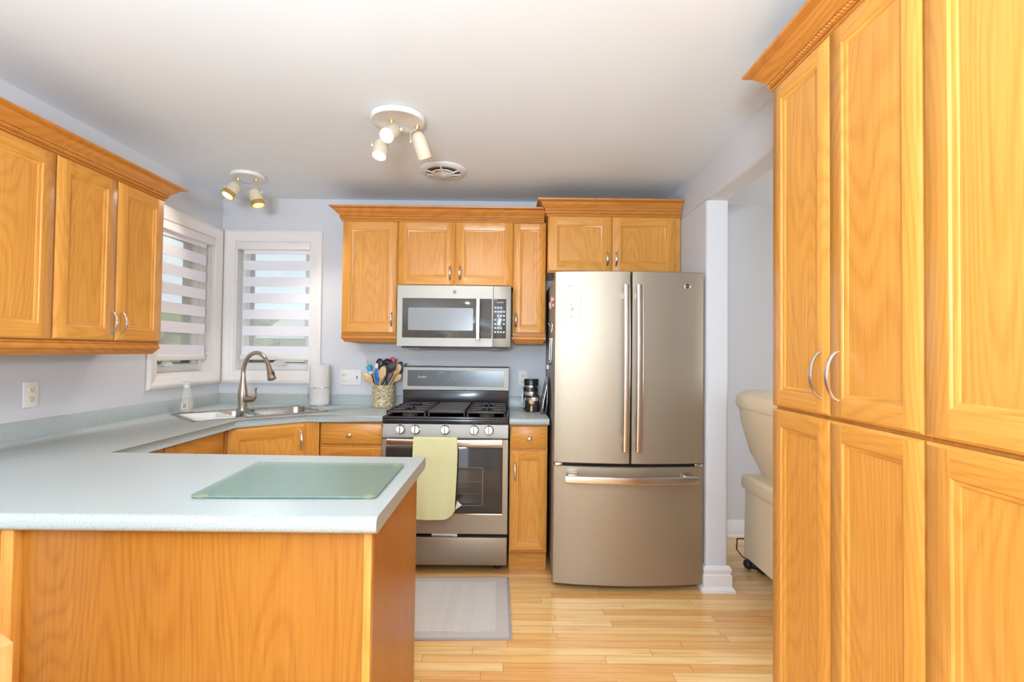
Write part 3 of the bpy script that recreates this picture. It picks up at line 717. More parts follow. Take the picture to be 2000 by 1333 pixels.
mb = MB(); mb.lathe([(.018, .012), (.064, .012), (.066, .018), (.067, .145), (.070, .155), (.0685, .276), (.066, .281), (.018, .281)], (PTX, PTY, CT1), seg=40)
mb.lathe([(.018, .275), (.018, .012)], (PTX, PTY, CT1), seg=20)
mb.rings([[(PTX+.070*math.cos(R(a)), PTY+.070*math.sin(R(a)), CT1+.16+.0*i), (PTX+(.070+.001*i)*math.cos(R(a))+.0005*i, PTY+.071*math.sin(R(a)), CT1+.281)] for i, a in enumerate(range(-90, -20, 8))], closed=False)
single('paper_towel_roll', mb, PAPERT, 'white paper towel roll standing in front of the window casing', 'paper towel', (PTX, PTY, CT1+.012))

# wall plates
def plate(label, to, u, z, w, h, kinds, cat='outlet', name='wall_outlet'):
    t = thing(name, label, cat, to(u, -.002, z), 0)
    def bx(mb, a, b, d0, d1, z0, z1, bev=0, m=0):
        p, q = to(a, -d0, z0), to(b, -d1, z1); mb.box(p[0], q[0], p[1], q[1], p[2], q[2], bev, m)
    mb = MB(); bx(mb, u-w/2, u+w/2, .001, .007, z-h/2, z+h/2, .003); mb.build('cover_plate', PINKY, t)
    n = len(kinds)
    for i, k in enumerate(kinds):
        c = u+(i-(n-1)/2)*.046
        if k == 'o':
            for s_ in (-1, 1):
                q = MB(); zc_ = z+s_*.0195
                rs = [[to(c+x, -d, zc_+y) for x, y in rrect(-.0165*kk, .0165*kk, -.014*kk, .014*kk, .0125*kk, 4)] for d, kk in ((.0065, 1), (.0095, 1), (.010, .93))]
                q.rings(rs); o_ = q.build('receptacle', IVORY, t)
                q = MB()
                bx(q, c-.0075, c-.0055, .0098, .0104, zc_-.001, zc_+.0075); bx(q, c+.0055, c+.0075, .0098, .0104, zc_-.001, zc_+.006)
                bx(q, c-.002, c+.002, .0098, .0104, zc_-.009, zc_-.005); q.build('slots', TEXTD, o_)
        elif k == 's':
            q = MB(); bx(q, c-.005, c+.005, .0065, .0085, z-.012, z+.012, .001); bx(q, c-.0035, c+.0035, .008, .018, z+.000, z+.008, .001); q.build('toggle', GREY, t)
            for zs in (-.030, .030): q = MB(); bx(q, c-.002, c+.002, .007, .0078, z+zs-.002, z+zs+.002); q.build('screw', TEXTG, t)
        else:
            for zs in (-.020, .020): q = MB(); bx(q, c-.0018, c+.0018, .007, .0078, z+zs-.002, z+zs+.002); q.build('screw', TEXTG, t)
    return t
plate('single electrical outlet on the left wall under the wall cabinets', toL, 2.221, 1.097, .072, .112, 'o')
plate('wide three-gang wall plate with outlet and switch left of the crock', toB, -1.133, 1.109, .150, .110, 'obs')
plate('single electrical outlet on the back wall between range and fridge', toB, .094, 1.115, .068, .110, 'o')

# utensil crock
CX, CY = -.868, 3.535
ck = MB(); ck.lathe([(0, .001), (.074, .001), (.077, .005), (.0775, .02), (.077, .08), (.0775, .148), (.079, .152), (.078, .155), (.073, .155), (.072, .15), (.071, .012), (0, .010)], (CX, CY, CT1), seg=48)
single('utensil_crock', ck, CROCK, 'beige mosaic-patterned crock full of utensils left of the range', 'crock', (CX, CY, CT1))
GU = 'utensils standing in the crock'
def utensil(name, label, a, tip, head, hm, stick=None, hr=.006, shaft_end=.75, flat=.25, handlem=None, extra=None):
    """a: point at the crock rim; the shaft runs down into the crock and up to tip; head=(length,width)"""
    A, T = Vector(a), Vector(tip); d = (T-A).normalized(); foot = A-d*.125/max(d.z, .5)
    foot = Vector((min(max(foot.x, CX-.050), CX+.050), min(max(foot.y, CY-.05), CY+.05), CT1+.02))
    t = thing(name, label, 'utensil', foot, 0, GU)
    L, w_ = head
    mb = MB(); hs = T-d*L; mb.tube([foot, A, hs+d*.01], [hr, hr, hr*.8], 8); mb.build('handle', stick or hm, t)
    mb = MB(); n = 13; pts = []; rad = []
    for i in range(n):
        u = i/(n-1); pts.append(hs+d*(L*u)); rad.append(max(.0015, w_/2*math.sin(PI*min(1, u*.93+.04))**.62*(.55+.45*min(1, u*2.2)) if u < .999 else .002))
    mb.tube(pts, rad, 16, flat=(flat, 1), up=(0, -1, .15)); h_ = mb.build('head', hm, t)
    if extra: extra(t, h_, hs, T, d)
    return t
utensil('wooden_spoon', 'pale wooden spoon leaning to the far left in the crock', (-.935, 3.52, 1.072), (-1.000, 3.50, 1.150), (.095, .058), BEECH)
def brush_extra(t, h_, hs, T, d):
    q = MB(); c = hs+d*.0; q.lathe([(.0, -.034), (.012, -.028), (.018, -.01), (.020, .008), (.012, .018), (0, .02)], c+d*.006, d, 14); q.build('collar', LBLUE, t)
    q = MB(); q.lathe([(.006, -.05), (.020, -.04), (.022, -.026), (.015, -.02), (0, -.02)], c, d, 14); q.build('white_ring', WHITEP, t)
utensil('pastry_brush', 'utensil with light blue collar and wooden tip at left of the crock', (-.938, 3.545, 1.072), (-.985, 3.54, 1.236), (.060, .014), BEECH, NAVY, .009, extra=brush_extra, flat=.9)
utensil('wooden_spatula', 'narrow flat wooden spatula left of the blue handle', (-.930, 3.555, 1.070), (-.938, 3.565, 1.198), (.085, .026), BEECH)
def blue_extra(t, h_, hs, T, d):
    q = MB(); q.box(T.x-.012, T.x+.010, T.y-.006, T.y+.006, T.z-.006, T.z+.030, .003); q.build('white_scraper', WHITEP, t)
utensil('silicone_tongs', 'bright blue flat handle standing in the crock', (-.908, 3.520, 1.066), (-.912, 3.515, 1.185), (.115, .036), BLUE, extra=blue_extra)
utensil('cooking_spoon', 'tall black spoon with its oval back to the room, behind the blue handle', (-.890, 3.545, 1.072), (-.903, 3.55, 1.249), (.080, .058), NYLON, flat=.35)
utensil('ladle', 'black ladle with a round bowl at the middle back of the crock', (-.858, 3.565, 1.072), (-.852, 3.575, 1.247), (.055, .072), NYLON, flat=.7)
utensil('wooden_spatula', 'broad wooden spatula just below the ladle', (-.890, 3.510, 1.066), (-.864, 3.515, 1.197), (.100, .054), BEECH, flat=.12)
def red_extra(t, h_, hs, T, d):
    q = MB(); q.rings([[(T.x+p[0]*k, T.y+y, T.z-.020+p[1]*k) for p in ((-.022, -.020), (.014, -.024), (.024, .006), (.008, .006), (-.004, .016), (-.022, .014))] for y, k in ((-.005, .9), (-.003, 1), (.003, 1), (.005, .9))]); q.build('blade', RED, t)
utensil('silicone_spatula', 'red square spatula head sticking out at the top of the crock', (-.838, 3.58, 1.072), (-.817, 3.595, 1.262), (.030, .012), RED, BEECH, flat=.5, extra=red_extra)
def slots_extra(t, h_, hs, T, d):
    q = MB(); n_ = Vector((0, -1, .2)).normalized(); s__ = d.cross(n_).normalized()
    for k in (-1, 0, 1):
        c = hs+d*.052+s__*(k*.011)+n_*.0095; q.tube([c-d*.014, c+d*.014], .0022, 6)
    q.build('slots', GREY, h_)
utensil('slotted_spoon', 'large black slotted spoon slanting right across the front of the crock', (-.868, 3.492, 1.068), (-.786, 3.47, 1.232), (.092, .066), NYLON, extra=slots_extra, flat=.22)
utensil('cooking_spoon', 'black nylon tool with a thin handle right of the slotted spoon', (-.846, 3.525, 1.070), (-.752, 3.565, 1.226), (.045, .034), NYLON, flat=.3)
utensil('wooden_spoon', 'large pale wooden spoon leaning right, highest of the wooden ones', (-.826, 3.515, 1.070), (-.752, 3.505, 1.213), (.085, .050), BEECH, flat=.2)
utensil('wooden_spoon', 'lower wooden spoon leaning furthest right over the crock rim', (-.812, 3.535, 1.070), (-.750, 3.53, 1.142), (.070, .046), BEECH, flat=.2)
utensil('turner', 'thin black turner blade leaning right towards the range', (-.806, 3.560, 1.070), (-.722, 3.585, 1.218), (.07, .020), NYLON, flat=.3)

# canisters beside the fridge
def canister(x, y, r_, z1, label, ang=-100):
    t = thing('canister', label, 'canister', (x, y, CT1), 0, 'black clamp-lid canisters beside the fridge')
    h_ = z1-CT1; bh = h_*.66
    mb = MB(); mb.lathe([(0, .001), (r_*.96, .001), (r_, .004), (r_, bh-.004), (r_*.97, bh), (0, bh)], (x, y, CT1), seg=32); mb.build('jar', plain('canister_black', (.028, .02, .018, 1), .12), t)
    mb = MB(); mb.lathe([(r_*.96, bh), (r_*1.02, bh+.003), (r_*1.02, bh+.009), (r_*.95, bh+.012), (r_*.95, bh+.016), (r_*1.01, bh+.019), (r_*1.01, bh+.024), (0, bh+.024)], (x, y, CT1), seg=32); mb.build('clamp_band', CHROME, t)
    mb = MB(); mb.lathe([(r_*.96, bh+.024), (r_*1.03, bh+.028), (r_*1.03, h_-.004), (r_*.98, h_), (0, h_)], (x, y, CT1), seg=32); mb.build('lid', BLACKG, t)
    mb = MB(); px, py = x-r_*1.03, y-.01
    mb.tube([(px, py, CT1+bh+.02), (px-.008, py, CT1+bh-.004), (px-.004, py, CT1+bh-.028), (px-.010, py, CT1+bh-.045)], .0022, 6); mb.build('wire_clamp', CHROME, t)
    a = R(ang); n_ = Vector((math.cos(a), math.sin(a), 0)); c = Vector((x, y, 0))+n_*(r_+.006); u = Vector((-n_.y, n_.x, 0))
    mb = MB(); mb.lathe([(0, -.004), (.015, -.004), (.017, 0), (.015, .004), (0, .004)], (c.x, c.y, CT1+bh-.002), n_, 20)
    mb.tube([(c.x, c.y, CT1+bh-.02), (c.x, c.y, CT1+bh-.032)], .0025, 6)
    mb.tube([(c.x, c.y, CT1+bh-.032), (c.x, c.y, max(CT1+.006, CT1+bh-.075))], .0065, 8, flat=(1, .6)); mb.build('scoop', BEECH, t)
canister(.150, 3.36, .046, 1.022, 'smallest black canister with a hanging wooden scoop, in front')
canister(.140, 3.465, .047, 1.066, 'middle-height black canister behind the smallest one')
canister(.150, 3.575, .049, 1.118, 'tallest black canister at the back against the wall')
mb = MB(); A = Vector((.196, 3.20, CT1+.001)); top = Vector((.238, 3.20, CT1+.232))
rs = []
sh_ = rrect(-.115, .115, 0, .235, .05, 6); dv = (top-A).normalized(); nn = Vector((dv.z, 0, -dv.x))
for k, off in ((.97, -.003), (1, -.002), (1, .002), (.97, .003)): rs.append([A+Vector((0, 1, 0))*(p[0]*k+.08)+dv*(.1175+(p[1]-.1175)*k)+nn*off for p in sh_])
mb.rings(rs); single('serving_tray', mb, metal('grey_tray', (.62, .58, .53, 1), .35), 'thin grey tray leaning against the side of the fridge', 'tray', A)
lid = thing('pan_lid', 'dark round pan lid with steel rim propped between tray and fridge', 'lid', (.222, 3.19, CT1+.001))
c0 = Vector((.2265, 3.19, CT1+.106)); ax = Vector((1, 0, -.05)).normalized()
mb = MB(); mb.lathe([(0, .006), (.05, .005), (.09, .001), (.098, -.001), (.098, -.003), (.09, -.001), (.05, .003), (0, .004)], c0, ax, 40); mb.build('glass', BLACKG, lid)
mb = MB(); ring = [c0+ax.orthogonal().normalized()*0 for _ in range(1)]
u_ = Vector((0, 1, 0)); w_ = ax.cross(u_)
mb.tube([c0+u_*(.100*math.cos(2*PI*i/36))+w_*(.100*math.sin(2*PI*i/36)) for i in range(37)], .0022, 6); mb.build('steel_rim', CHROME, lid)

# glass cutting board on the peninsula
cb = thing('cutting_board', 'frosted green glass cutting board lying on the peninsula counter', 'cutting board', (-.6, 1.54, CT1))
q4 = [(-.825, 1.333), (-.346, 1.345), (-.352, 1.742), (-.846, 1.742)]
def quad_rr(q, r_, n=4):
    out = []
    for i in range(4):
        p = Vector(q[i]); a = (Vector(q[i-1])-p).normalized(); b_ = (Vector(q[(i+1) % 4])-p).normalized()
        for k in range(n+1):
            t_ = k/n; P0, P1, P2 = p+a*r_, p, p+b_*r_
            out.append(P0*(1-t_)**2+P1*2*t_*(1-t_)+P2*t_*t_)
    return out
mb = MB(); L = quad_rr(q4, .018); mb.rings([[(p.x, p.y, z) for p in L] for z in (CT1+.004, CT1+.0085)]); mb.build('glass', GLASSB, cb)
for p in q4:
    c = Vector((-.595, 1.54)); v = Vector(p)+(c-Vector(p)).normalized()*.030
    mb = MB(); mb.cyl((v.x, v.y, CT1+.0005), (v.x, v.y, CT1+.0041), .013); mb.build('rubber_foot', plain('amber_rubber', (.80, .58, .12, 1), .5), cb)

# ------------------------------------------------------------ range
rg = thing('gas_range', 'slate-finish gas range with five knobs and a towel on the door', 'range', (-.372, 3.3, 0))
X0, X1 = -.744, -.004
mb = MB(); mb.box(X0, X1, 3.07, 3.64, .045, .905); mb.build('body', BLACKP, rg)
for x in (X0+.06, X1-.06):
    mb = MB(); mb.cyl((x, 3.12, 0), (x, 3.12, .046), .018); mb.build('foot', BLACKP, rg)
mb = MB(); mb.box(X0+.002, X1-.002, 3.024, 3.069, .05, .213, .006, 3); mb.build('storage_drawer', SLATE, rg)
mb = MB(); mb.box(-.45, -.30, 3.045, 3.065, .2135, .232); mb.build('drawer_pull', CHROME, rg)
dr = MB()                                                      # oven door frame
dx0, dx1, gx0, gx1, gz0, gz1 = X0+.002, X1-.002, -.722, -.036, .355, .742
for a, b_, c, d in ((dx0, gx0, .237, .786), (gx1, dx1, .237, .786), (gx0, gx1, .237, gz0), (gx0, gx1, gz1, .786)): dr.box(a, b_, 3.015, 3.069, c, d)
dr.box(gx0, gx1, 3.030, 3.066, gz0, gz1)
od = dr.build('oven_door', SLATE, rg)
mb = MB(); mb.box(gx0+.0005, gx1-.0005, 3.0165, 3.0295, gz0+.0005, gz1-.0005, .002); gl = mb.build('glass', DGLASS, od)
mb = MB(); 
for a, b_, c, d in ((-.60, -.15, .62, .624), (-.60, -.15, .40, .404), (-.60, -.596, .40, .624), (-.154, -.15, .40, .624)): mb.box(a, b_, 3.0160, 3.0164, c, d)
for z in (.47, .54): mb.box(-.60, -.15, 3.0160, 3.0164, z, z+.0015)
mb.build('rack_lines', plain('rack_reflection', (.20, .17, .13, 1), .3), od)
mb = MB(); mb.box(gx0, gx1, 3.0142, 3.0149, gz0-.006, gz0, 0); mb.build('trim_strip', CHROME, od)
mb = MB(); mb.lathe([(.014, 0), (.014, -.001), (.011, -.0012), (.011, -.0004), (0, -.0004)], (-.372, 3.0145, .300), (0, 1, 0), 24); bd = mb.build('badge', TEXTG, od)
hd = MB(); n = 21; rs = []
for i in range(n):
    u = i/(n-1); x = -.705+.665*u; bow = .006*math.sin(PI*u); yy = 2.966-bow
    rs.append([(x, yy+p[0], .779-.003*math.sin(PI*u)+p[1]) for p in rrect(-.008, .008, -.019, .019, .007, 3)])
hd.rings(rs)
for x in (-.690, -.055): hd.box(x-.012, x+.012, 2.965, 3.016, .768, .788, .004)
hd.build('door_handle', HANDLE, od)
mb = MB()                                                      # slanted control panel
rs = [[(x, y, z) for y, z in ((3.010, .806), (3.022, .873), (3.034, .877), (3.07, .877), (3.07, .790), (3.016, .790), (3.010, .796))] for x in (X0+.002, X1-.002)]
mb.rings(rs); cp_ = mb.build('control_panel', SLATEL, rg)
for x in (-.636, -.548, -.375, -.206, -.119):
    kb = MB(); ax = Vector((0, -1, .12)).normalized(); c = Vector((x, 3.0145, .842))
    kb.lathe([(.0, -.004), (.028, -.002), (.0285, .004), (.025, .007), (.0245, .024), (.022, .028), (0, .0285)], c, ax, 28); ko = kb.build('knob', NICK, rg)
    kb = MB(); e = c+ax*.030; kb.box(x-.0035, x+.0035, e.y-.004, e.y+.004, e.z-.022, e.z+.022, .002); kb.build('pointer', BRASS if False else GREY, ko)
mb = MB()                                                      # cooktop
mb.box(X0, X1, 3.008, 3.56, .8785, .905, .006, 3)
for a, b_, c, d in ((X0, X1, 3.008, 3.030), (X0, X0+.022, 3.03, 3.56), (X1-.022, X1, 3.03, 3.56)): mb.box(a, b_, c, d, .90, .919, .006, 3)
mb.build('cooktop', BLACKG, rg)
def grate(x0, x1, nx):
    g = MB(); z1_ = .950; b_ = .012; y0, y1 = 3.040, 3.545
    for y in (y0, y1-b_): g.box(x0, x1, y, y+b_, z1_-.014, z1_, .003)
    for x in (x0, x1-b_): g.box(x, x+b_, y0, y1, z1_-.014, z1_, .003)
    ym = (y0+y1)/2; g.box(x0, x1, ym-b_/2, ym+b_/2, z1_-.012, z1_, .003)
    xm = (x0+x1)/2
    for yc in ((y0+ym)/2, (ym+y1)/2):
        for a, c in ((x0, xm-.035), (xm+.035, x1)): g.box(a, c, yc-b_/2, yc+b_/2, z1_-.012, z1_, .003)
        for a, c in ((yc-.12, yc-.035), (yc+.035, yc+.12)): g.box(xm-b_/2, xm+b_/2, a, c, z1_-.012, z1_, .003)
        for sx_ in (-1, 1):
            for sy_ in (-1, 1): g.tube([(xm+sx_*.028, yc+sy_*.028, z1_-.006), (xm+sx_*.085, yc+sy_*.085, z1_-.006)], .006, 6)
    for x in (x0+.006, x1-.006):
        for y in (y0+.006, y1-.006): g.cyl((x, y, .904), (x, y, z1_-.01), .006, seg=8)
    return g.build('grate', IRON, rg)
grate(-.728, -.495, 2); grate(-.253, -.022, 2)
g = MB(); g.box(-.487, -.261, 3.045, 3.54, .936, .944, .003)
for i in range(21): g.box(-.476, -.272, 3.075+i*.0215, 3.082+i*.0215, .944, .950, .002)
for a, b_, c, d in ((-.487, -.475, 3.045, 3.54), (-.273, -.261, 3.045, 3.54), (-.487, -.261, 3.045, 3.060), (-.487, -.261, 3.525, 3.54)): g.box(a, b_, c, d, .940, .953, .003)
for x in (-.48, -.268):
    for y in (3.06, 3.52): g.cyl((x, y, .904), (x, y, .937), .006, seg=8)
g.build('griddle', IRON, rg)
for xc in (-.6115, -.1375):
    for yc in (3.164, 3.418):
        g = MB(); g.lathe([(.048, 0), (.046, .010), (.036, .014), (.036, .018), (.030, .024), (0, .025)], (xc, yc, .905), seg=28); g.build('burner', IRON, rg)
bg = MB(); bg.box(X0+.004, X1-.004, 3.565, 3.635, .90, 1.035, .003); bg.build('rear_vent_panel', BLACKG, rg)
bg = MB(); rs = []
for x, ch in ((X0+.004, 0), (X1-.004, 0)):
    rs.append([(x, y, z) for y, z in ((3.553, 1.036), (3.560, 1.190), (3.570, 1.198), (3.645, 1.198), (3.645, 1.030), (3.560, 1.030))])
bg.rings(rs); bgo = bg.build('backguard', SLATEL, rg)
SLN = (3.560-3.553)/(1.190-1.036)
def gy(z): return 3.553+SLN*(z-1.036)
pn = MB(); rs = []
for off, k in ((.0, 1), (-.0018, 1), (-.0018, .995)):
    rs.append([(-.374+x*k, gy(1.115+z)+off, 1.115+z*k) for x, z in rrect(-.335, .335, -.055, .056, .01, 4)])
pn.rings(rs); po = pn.build('display_panel', PANELG, bgo)
TL = Matrix.Rotation(R(90)-math.atan(SLN), 4, 'X')
text('lettering', 'Profile', .021, TEXTW, po, at(-.606, gy(1.123)-.0030, 1.123, TL), bold=.0002)
pb = MB()
def mark(x, z, w, h): pb.face([(x-w, gy(z-h)-.0024, z-h), (x+w, gy(z-h)-.0024, z-h), (x+w, gy(z+h)-.0024, z+h), (x-w, gy(z+h)-.0024, z+h)])
for c, zz, ww in ((-.475, 1.154, .020), (-.26, 1.154, .020)): mark(c, zz, ww, .0022)
for zz, xs in ((1.141, (-.492, -.47, -.448, -.27, -.248)), (1.126, (-.492, -.468, -.27, -.248)), (1.112, (-.445, -.425, -.40, -.378, -.355)), (1.100, (-.445, -.42, -.40, -.378, -.355, -.332, -.31, -.285))):
    for x in xs: mark(x, zz, .004, .0018)
for r0 in range(3):
    for c0_ in range(4): mark(-.405+c0_*.018, 1.138-r0*.011, .0028, .0028)
pb.build('printed_keys', TEXTG, po)
# towel
tw = MB(); nx, nz = 22, 34; rs = []
Hx0, Hx1 = -.548, -.298
def tow(u, s_):
    # s_: 0 at the back hem, over the handle, down to the front hem
    x = Hx0+(Hx1-Hx0)*u
    zt, yb = .8035, 2.9615
    if s_ < .22: z = .66+(zt-.66)*(s_/.22); y = 2.985-.004*math.sin(5*u)
    elif s_ < .30: a = (s_-.22)/.08*PI; y = 2.964+.021*math.cos(a)-.004; z = zt+.004*math.sin(a)
    else:
        v = (s_-.30)/.70; bot = .345+(.0 if u < .72 else .052*((u-.72)/.28)**2.2)
        z = zt-(zt-bot)*v; y = 2.939-.010*v+.0045*math.sin(u*9+1)*v+.003*math.sin(u*17)*v; x += .006*math.sin(v*5)*(u-.4)-.012*max(0, v-.75)*u
    return (x, y, z)
vs = [[tow(i/(nx-1), j/(nz-1)) for i in range(nx)] for j in range(nz)]
def sheet(mb, grid, th_, m=0):
    ny_, nx_ = len(grid), len(grid[0]); G = [[Vector(p) for p in r] for r in grid]; top_, bot_ = [], []
    for j in range(ny_):
        a, b_ = [], []
        for i in range(nx_):
            du = G[j][min(i+1, nx_-1)]-G[j][max(i-1, 0)]; dv_ = G[min(j+1, ny_-1)][i]-G[max(j-1, 0)][i]; n_ = du.cross(dv_).normalized()
            a.append(mb.bm.verts.new(G[j][i]+n_*th_/2)); b_.append(mb.bm.verts.new(G[j][i]-n_*th_/2))
        top_.append(a); bot_.append(b_)
    F = lambda q: setattr(mb.bm.faces.new(q), 'material_index', m)
    for j in range(ny_-1):
        for i in range(nx_-1):
            F((top_[j][i], top_[j][i+1], top_[j+1][i+1], top_[j+1][i])); F((bot_[j][i], bot_[j+1][i], bot_[j+1][i+1], bot_[j][i+1]))
    for j in range(ny_-1):
        for i in (0, nx_-1): F((top_[j][i], top_[j+1][i], bot_[j+1][i], bot_[j][i]))
    for i in range(nx_-1):
        for j in (0, ny_-1): F((top_[j][i], top_[j][i+1], bot_[j][i+1], bot_[j][i]))
sheet(tw, vs, .003)
tt = thing('dish_towel', 'yellow-green dish towel hanging over the oven door handle', 'towel', (-.42, 2.95, .345))
tw.build('cloth', TOWEL, tt)
tg_ = MB(); tg_.prism([(-.300, 0), (-.262, .028), (-.290, .052)], 0, .001)
tg_.build('tag', PINKY, tt, xf=Matrix.Translation((-.004, 2.952, .395)) @ Matrix.Rotation(R(90), 4, 'X'))

# ------------------------------------------------------------ microwave
mwv = thing('microwave_oven', 'over-the-range microwave in pale stainless above the gas range', 'microwave', (-.36, 3.45, 1.334))
mb = MB(); mb.box(-.719, .0005, 3.295, 3.64, 1.336, 1.724); mb.build('body', GREY, mwv)
mx = -.113
mb = MB(); F4 = ((-.722, mx, 1.641, 1.722), (-.722, mx, 1.334, 1.388), (-.722, -.690, 1.388, 1.641), (-.118, mx, 1.388, 1.641))
for a, b_, c, d in F4: mb.box(a, b_, 3.262, 3.2945, c, d)
mb.box(-.690, -.118, 3.270, 3.2940, 1.388, 1.641)
mdo = mb.build('door', SLATEL, mwv)
mb = MB(); rs = [[(-.404+x*k, y, 1.5145+z*k) for x, z in rrect(-.2855, .2855, -.1262, .1262, .006, 3)] for y, k in ((3.2695, 1), (3.2605, 1), (3.2600, .996))]
mb.rings(rs); gw = mb.build('glass', MWGLASS, mdo)
mb = MB(); rs = [[(-.445+x, y, 1.508+z) for x, z in rrect(-.207, .207, -.072, .072, .008, 3)] for y in (3.2602, 3.2594)]
mb.rings(rs); mb.build('window_mesh', MWMESH, mdo)
mb = MB(); rs = []
for i in range(15):
    u = i/14; rs.append([(-.205+.0*u+p[0], 3.222-.010*math.sin(PI*u)+p[1], 1.378+.26*u) for p in rrect(-.0135, .0135, -.006, .006, .005, 3)])
mb.rings(rs); 
for z in (1.395, 1.622): mb.box(-.213, -.197, 3.222, 3.2603, z-.01, z+.01, .003)
mb.build('handle', HANDLE, mdo)
mb = MB(); mb.box(mx+.002, .0025, 3.262, 3.2945, 1.334, 1.722, .002); cpn = mb.build('control_panel', SLATEL, mwv)
mb = MB(); mb.box(mx+.004, -.028, 3.2603, 3.2625, 1.388, 1.641, .001); kp = mb.build('keypad', PANELG, cpn)
mb = MB()
for r0 in range(7):
    for c0_ in range(4):
        x, z = -.097+c0_*.0185, 1.585-r0*.026
        if (r0*7+c0_*3) % 5 == 4: continue
        w__ = .0062 if r0 < 3 else .0052
        mb.box(x-w__, x+w__, 3.2596, 3.2602, z-.0045, z+.0045)
mb.build('keys', plain('key_print', (.42, .42, .45, 1), .25), kp)
mb = MB(); mb.box(-.088, -.045, 3.2596, 3.2602, 1.614, 1.622); mb.build('display', plain('display_amber', (.20, .10, .05, 1), .3), kp)
mb = MB(); mb.lathe([(.0125, 0), (.0125, -.0015), (.0095, -.0016), (.0095, -.001), (0, -.001)], (-.358, 3.2618, 1.682), (0, 1, 0), 28); lg = mb.build('badge', TEXTG, mdo)
text('lettering', 'GE', .011, TEXTD, lg, at(-.358, 3.2602, 1.682), bold=.0003)
mb = MB(); mb.box(-.700, -.015, 3.30, 3.60, 1.322, 1.3355); mb.build('vent_base', VEIL, mwv)
for x in (-.62, -.12):
    mb = MB(); mb.box(x-.04, x+.04, 3.31, 3.35, 1.318, 1.3215); mb.build('grease_filter', GREY, mwv)

# ------------------------------------------------------------ fridge
fg = thing('refrigerator', 'large slate-finish french-door refrigerator with bottom freezer drawer', 'refrigerator', (.66, 3.2, 0))
FX0, FX1 = .247, 1.076
def fy(x): u = (x-FX0)/(FX1-FX0)*2-1; return 2.805+.036*u*u
mb = MB(); mb.box(FX0+.004, FX1-.004, 2.905, 3.60, .03, 1.735, .004); mb.build('body', plain('fridge_side_grey', (.22, .20, .185, 1), .4), fg)
mb = MB(); 
for x in (.32, 1.0): mb.cyl((x, 2.96, 0), (x, 2.96, .031), .02)
for x in (.32, 1.0): mb.cyl((x, 3.5, 0), (x, 3.5, .031), .02)
mb.build('leveling_feet', BLACKP, fg)
def fdoor(name, x0, x1, z0, z1, parent):
    n = 14; front = [(x0+(x1-x0)*i/n, fy(x0+(x1-x0)*i/n)) for i in range(n+1)]
    c = .006
    poly = [(x1, 2.900), (x0, 2.900), (x0, front[0][1]+c)]+[(x0+c*.5, front[0][1]+c*.25)]+front[1:-1]+[(x1-c*.5, front[-1][1]+c*.25), (x1, front[-1][1]+c)]
    q = MB(); q.rings([[(x+((c*.5) if x == x0 else (-c*.5 if x == x1 else 0))*k, y+.004*k, z) for x, y in poly] for z, k in ((z0, 1), (z0+.004, 0), (z1-.004, 0), (z1, 1))])
    return q.build(name, SLATE, fg, angle=30)
dl_ = fdoor('left_door', FX0, .659, .697, 1.757, fg); dr_ = fdoor('right_door', .668, FX1, .697, 1.757, fg); fz = fdoor('freezer_drawer', FX0, FX1, .035, .680, fg)
mb = MB(); mb.box(FX0+.01, FX1-.01, 2.88, 2.903, .68, .697); mb.build('gap_strip', BLACKP, fg)
mb = MB(); mb.box(.6602, .6668, 2.86, 2.898, .70, 1.75); mb.build('centre_seal', BLACKP, fg)
for x in (.275, 1.048):
    mb = MB(); mb.box(x-.020, x+.020, 2.835, 2.87, .6815, .6955, .002); mb.build('hinge', CHROME, fg)
for x in (.29, 1.03):
    mb = MB(); mb.box(x-.03, x+.03, 2.87, 2.99, 1.7355, 1.752, .003); mb.build('hinge_cover', GREY, fg)
for d_, x in ((dl_, .626), (dr_, .697)):
    mb = MB(); rs = []; n = 25
    for i in range(n):
        u = i/(n-1); z = .775+.90*u; yy = 2.752-.014*math.sin(PI*u)
        rs.append([(x+p[0], yy+p[1], z) for p in rrect(-.0185, .0185, -.009, .009, .008, 4)])
    mb.rings(rs)
    for z in (.83, 1.62): mb.box(x-.012, x+.012, 2.75, 2.8145, z-.018, z+.018, .004)
    mb.build('handle', HANDLE, d_)
mb = MB(); rs = []; n = 25
for i in range(n):
    u = i/(n-1); x = .303+.712*u; yy = 2.752-.022*math.sin(PI*u); 
    rs.append([(x, yy+p[1], .626-.002*math.sin(PI*u)+p[0]) for p in rrect(-.021, .021, -.009, .009, .008, 4)])
mb.rings(rs)
for x in (.345, .965): mb.box(x-.028, x+.028, 2.75, 2.832, .624, .652, .004)
mb.build('handle', HANDLE, fz)
mb = MB(); yb = fy(.977)-.001; mb.lathe([(.0165, .002), (.0165, -.003), (.0135, -.0045), (.0130, -.003), (0, -.003)], (.977, yb, 1.679), (0, 1, 0), 32); bdg = mb.build('badge', CHROME, dr_)
mb = MB(); mb.cyl((.977, yb-.0028, 1.679), (.977, yb-.0035, 1.679), .0128, seg=28); mb.build('badge_disc', plain('badge_black', (.03, .03, .035, 1), .25), bdg)
text('lettering', 'GE', .0155, CHROME, bdg, at(.977, yb-.0042, 1.679), bold=.0003)
def on_door(label, pts, mats, name, cat, th_=.0006, off=.0035):
    pass
pa = thing('recipe_card', 'tall white card with cream border on the left fridge door', 'paper', (.336, fy(.336), 1.44))
